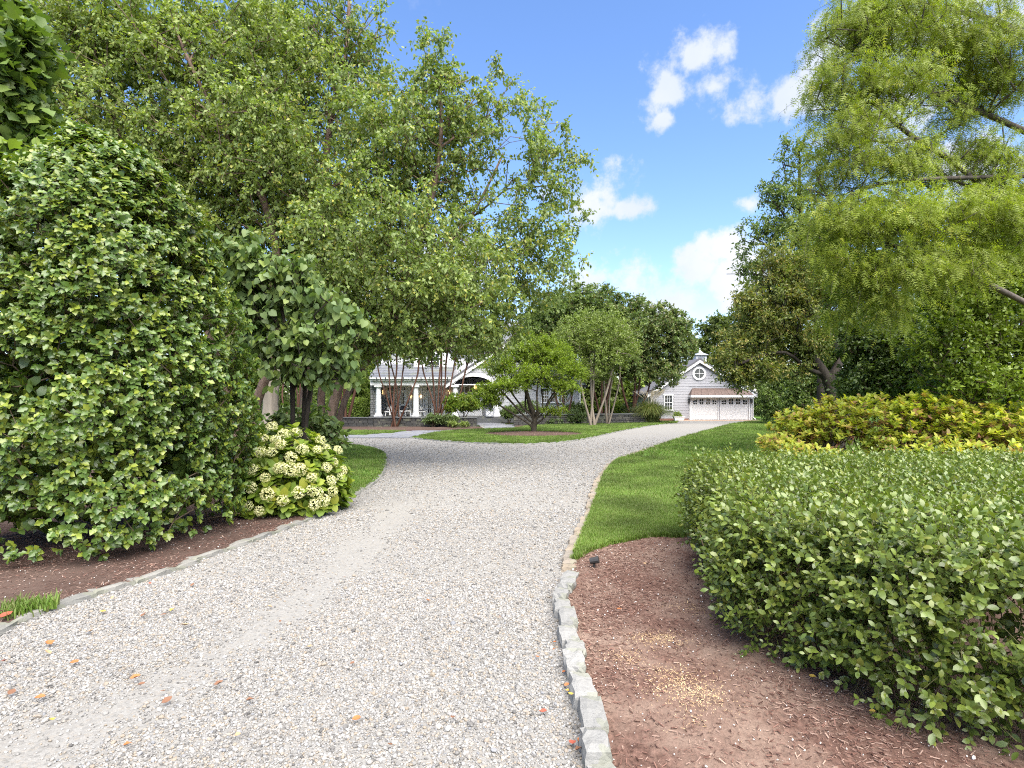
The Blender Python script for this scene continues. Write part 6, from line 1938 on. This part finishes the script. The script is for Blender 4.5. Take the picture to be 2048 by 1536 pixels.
Cs, Ds = Cs[~low & ~thin], Ds[~low & ~thin]
# top
nt = 7800
Pt = np.stack([rng.uniform(1.5, 8.4, nt * 3), rng.uniform(2.1, 7.9, nt * 3)], 1); Pt = Pt[inside(hcl, Pt)]
P3 = np.concatenate([Pt, np.full((len(Pt), 1), HT)], 1); Pt = Pt[in_view(P3, 150)][:nt]
dt_ = dist_to(np.concatenate([hcl, hcl[:1]]), Pt)
ztop = HT - .14 * np.clip(1 - dt_ / .25, 0, 1) ** 2 + .03 * snoise(Pt, 3.2, 6) - rng.random(len(Pt)) ** 2 * .15
Ct = np.concatenate([Pt, ztop[:, None] - .08], 1)
Dt = rng.normal(0, .6, Ct.shape) + np.array([0, 0, 1.0])
C = np.concatenate([Cs, Ct]); D = np.concatenate([Ds, Dt])
hedge = empty("garden_hedge", (3.2, 4.2, 0), "waist-high loose green hedge beside the mulch bed, in front of the yellow shrubs", "hedge")
HV = tmpl_oval(.54, .47, .07, .06)
P, Rm, S, q = sprigs(C, D, rng, 11,   .20, .0410, .4, 1.0, up=.8, pairs=True)
# inner leaves that close the gaps
Pi = np.stack([rng.uniform(1.5, 8.4, 26000), rng.uniform(2.1, 7.9, 26000)], 1); Pi = Pi[inside(hcl, Pi)]
di = dist_to(np.concatenate([hcl, hcl[:1]]), Pi); Pi = Pi[(di > .14) & (di < .9)][:3600]
Ci = np.concatenate([Pi, (.22 + .56 * rng.random(len(Pi)))[:, None]], 1)
P2, R2, S2, q2 = sprigs(Ci, rng.normal(0, 1, Ci.shape) + np.array([0, 0, .6]), rng, 5, .14, .045, .3, 1.0)
P, Rm, S, q = np.concatenate([P, P2]), np.concatenate([Rm, R2]), np.concatenate([S, S2]), np.concatenate([q, q2])
ok = P[:, 2] > .015
P, Rm, S, q = P[ok], Rm[ok], S[ok], q[ok]
farl = np.hypot(P[:, 0], P[:, 1]) > 4.6
leaves_as_parts(HV, P[~farl], Rm[~farl], S[~farl], V_hedge, q[~farl], hedge, 300, rest_tmpl=tmpl_hex(.56))
o = link_mesh("far_foliage", scatter_mesh("far_foliage", tmpl_diamond(.66), P[farl], Rm[farl], S[farl], V_hedge, q[farl]), hedge); o["kind"] = "stuff"
link_mesh("shoots", shoots_mesh(C, D, .20, bark_mat("green_twig", (.10, .10, .04), (.20, .17, .09), 20), .0028), hedge)
# woody stems from the ground
Vs, Fs, n0 = [], [], 0
lines = []
step_pts = resample(ep[::4], .42)
for k, p in enumerate(step_pts):
    inw = norm((cen - p)[None])[0]
    for j in range(4):
        b = np.array([*(p + inw * rng.uniform(.18, .5)), 0.0]) + np.array([rng.normal(0, .1), rng.normal(0, .1), 0])
        e = np.array([*(p + inw * rng.uniform(-.02, .35)), rng.uniform(.5, .85)]) + np.array([rng.normal(0, .12), rng.normal(0, .12), 0])
        mid = (b + e) / 2 + rng.normal(0, .05, 3)
        lines.append((catmull([b, mid, e], 3), np.linspace(rng.uniform(.008, .014), .004, 7)))
link_mesh("stems", np_mesh("stems", *tubes_np(lines), B_twig, smooth=True), hedge)

# --- yellowing hydrangea shrubs behind the hedge
YL = tmpl_oval(.55, .40, .06, .12)
ys = [(1640, 12.6, [L(1590, 865, 50, 12.6, 40), L(1660, 850, 70, 12.5, 48), L(1560, 895, 42, 12.0, 20), L(1620, 915, 70, 11.6, 18)], "yellowing leafy shrub at the lawn end of the row, with reddish lower leaves"),
      (1800, 12.2, [L(1750, 842, 75, 12.2, 46), L(1850, 838, 75, 12, 46), L(1820, 900, 90, 11.6, 28)], "yellowing leafy shrub in the middle of the row, below the privet"),
      (1980, 11.8, [L(1930, 850, 70, 11.8, 46), L(2020, 862, 80, 11.6, 46), L(1990, 915, 90, 11.2, 26)], "yellow-leaved shrub at the far edge of the view, showing bare tan stems")]
V_dead = leaf_mat("withered_leaves", [(.20, .075, .05), (.15, .07, .04), (.28, .17, .08), (.22, .10, .07)], .2, .7, .2)
B_tan = bark_mat("tan_stems", (.16, .11, .07), (.34, .26, .18), 20)
for k, (px, d, lb, lab) in enumerate(ys):
    rng = np.random.default_rng(400 + k)
    bx_, by_ = (px - CX) / F * d, d + .3
    root = empty("panicle_hydrangea", (bx_, by_, 0), lab, "shrub", "yellowing shrubs behind the hedge")
    C = sample_lobes(lb, 620, rng, .30); C[:, 2] = np.maximum(C[:, 2], .15)
    up_ = C - np.array([bx_, by_, .2]); D = norm(up_) * .7 + np.array([0, -.1, .75]) + rng.normal(0, .3, C.shape)
    P, Rm, S, q = sprigs(C, D, rng, 8, .13, .098, .35, 1.15, up=.8)
    leaves_as_parts(YL, P, Rm, S, V_yellow, q, root, 260)
    Cd = sample_lobes([(c, np.array(r_) * .85, w) for c, r_, w in lb], 200, rng, .5); Cd[:, 2] = np.maximum(Cd[:, 2] - .15, .12)
    Pd, Rd, Sd, qd = sprigs(Cd, rng.normal(0, 1, Cd.shape), rng, 4, .10, .07, .3, 1.0)
    o = link_mesh("withered_leaves", scatter_mesh("withered_leaves", YL, Pd, Rd, Sd, V_dead, qd), root); o["kind"] = "stuff"
    Ls = []
    for j in range(0, 620, 4):
        e = C[j]; b0 = np.array([bx_ + rng.normal(0, .22), by_ + rng.normal(0, .15), 0]); m_ = b0 * .45 + e * .55 + rng.normal(0, .06, 3); m_[2] = max(.1, m_[2] + rng.normal(.08, .1))
        Ls.append((catmull([b0, m_, e], 4), np.linspace(rng.uniform(.008, .014), .004, 9)))
    link_mesh("stems", np_mesh("stems", *tubes_np(Ls), B_tan, smooth=True), root)

# ------------------------------------------------------------------ fallen leaves
M_fl = {"orange": plain("orange_leaf", (.30, .105, .035), .7, .3, 30), "brown": plain("brown_leaf", (.14, .07, .04), .8, .3, 30), "yellow": plain("yellow_leaf", (.40, .27, .05), .7, .25, 30), "red": plain("red_leaf", (.24, .06, .035), .7, .3, 30), "tan": plain("tan_leaf", (.30, .20, .11), .8, .3, 30)}


def fl_mesh(seed, mat):
    r = np.random.default_rng(seed)
    V, Fc = tmpl_oval(r.uniform(.55, .85), .45, .14, -.2)
    V = V - np.array([0, .5, 0]); V = V + r.normal(0, .03, V.shape); V[:, 2] += .25 * V[:, 0] ** 2 * r.choice([-1, 1]) + .12
    return np_mesh("fallen_leaf", V, Fc, mat)


flm = {c: [fl_mesh(s, m) for s in range(4)] for c, m in M_fl.items()}
rng = np.random.default_rng(7)
spots = [(713, 1449, "orange", .075, "bright orange leaf lying alone on the open gravel near the bottom of the drive"), (1128, 1352, "orange", .05, None), (1133, 1378, "orange", .05, None), (1110, 1292, "orange", .045, None), (1075, 1322, "orange", .05, None), (1108, 1306, "orange", .04, None),
         (1087, 1432, "red", .06, None), (1160, 1492, "orange", .055, None), (1145, 1498, "red", .075, None), (1142, 1412, "yellow", .06, "yellow leaf propped against the raised granite kerb"), (1137, 1390, "yellow", .05, None), (1158, 1510, "brown", .07, None),
         (855, 1207, "orange", .06, None), (690, 1160, "orange", .05, None), (205, 1230, "yellow", .075, "yellow leaf on the gravel nearer the bed kerb of the two"), (345, 1227, "yellow", .085, "long yellow leaf on the gravel beside the bare wheel track"), (288, 1237, "brown", .085, None), (327, 1236, "brown", .06, None), (370, 1258, "tan", .1, None), (437, 1253, "brown", .06, None),
         (100, 1295, "orange", .10, None), (150, 1333, "orange", .08, None), (95, 1313, "tan", .08, None), (270, 1365, "orange", .09, None), (283, 1378, "brown", .06, None), (326, 1392, "orange", .06, None), (333, 1411, "brown", .085, None), (437, 1377, "brown", .08, None), (80, 1405, "orange", .08, None), (22, 1395, "brown", .08, None), (10, 1330, "red", .08, None),
         (225, 1202, "tan", .06, None), (105, 1450, "yellow", .06, None), (12, 1250, "red", .15, "large curled red-brown leaf at the very edge of the bed kerb"), (8, 1243, "tan", .13, "large curled tan leaf beside the red-brown one at the bed kerb"), (500, 1410, "brown", .07, None), (705, 1335, "brown", .05, None), (385, 1176, "brown", .07, None),
         (300, 1172, "red", .05, None), (560, 1250, "brown", .05, None), (905, 1445, "brown", .05, None), (620, 1300, "tan", .05, None), (180, 1270, "tan", .07, None), (540, 1220, "tan", .06, None), (1000, 1240, "brown", .04, None), (930, 1130, "brown", .05, None), (780, 1500, "brown", .05, None), (255, 1500, "orange", .06, None), (475, 1480, "tan", .05, None),
         (1265, 1030, "orange", .10, "orange leaf lying on the near lawn above the mulch"), (1238, 1235, "orange", .06, "orange-tan leaf on the mulch beside the raised kerb"), (1430, 1418, "tan", .06, "tan leaf on the mulch under the hedge"), (1745, 1448, "yellow", .05, "small yellow leaf on the soil below the hedge"), (1290, 1140, "tan", .05, "tan leaf on the soil near the lawn edge"), (1625, 1375, "yellow", .06, "yellow leaf on the dark soil at the hedge foot")]
gl_ = {"orange": "small orange leaf fallen on the pale gravel drive", "brown": "curled brown leaf fallen on the pale gravel drive", "tan": "faded tan leaf fallen on the pale gravel drive", "red": "reddish leaf fallen on the pale gravel drive", "yellow": "small yellow leaf fallen on the pale gravel drive"}
for k, (px, py, c, s_, lab) in enumerate(spots):
    x, y = G(px, py)
    o = bpy.data.objects.new("fallen_leaf", flm[c][k % 4])
    z = .012 if lab is None or "gravel" in lab else .05
    o.location = (x, y, z + .01); o.rotation_euler = (rng.normal(0, .2), rng.normal(0, .2), rng.uniform(0, 6.28)); o.scale = (s_ * .64,) * 3
    COL.objects.link(o)
    tag(o, lab or gl_[c], "leaf", "leaves fallen on the ground" if lab else c + " leaves fallen on the gravel")
# dark little ground light at the kerb
x, y = G(1178, 1141)
o = empty("garden_light", (x + .05, y, .03), "small dark ground spotlight at the corner of lawn and mulch", "light")
m = MB(); m.lathe(0, 0, [(.012, 0), (.012, .05)], 8); link_mesh("stake", m.mesh("stake", M_dark), None).parent = o
m = MB(); m.tube([(-.04, .0, .06), (.04, -.02, .08)], [.028, .034], 10); link_mesh("lamp_housing", m.mesh("lamp_housing", M_dark), None).parent = o
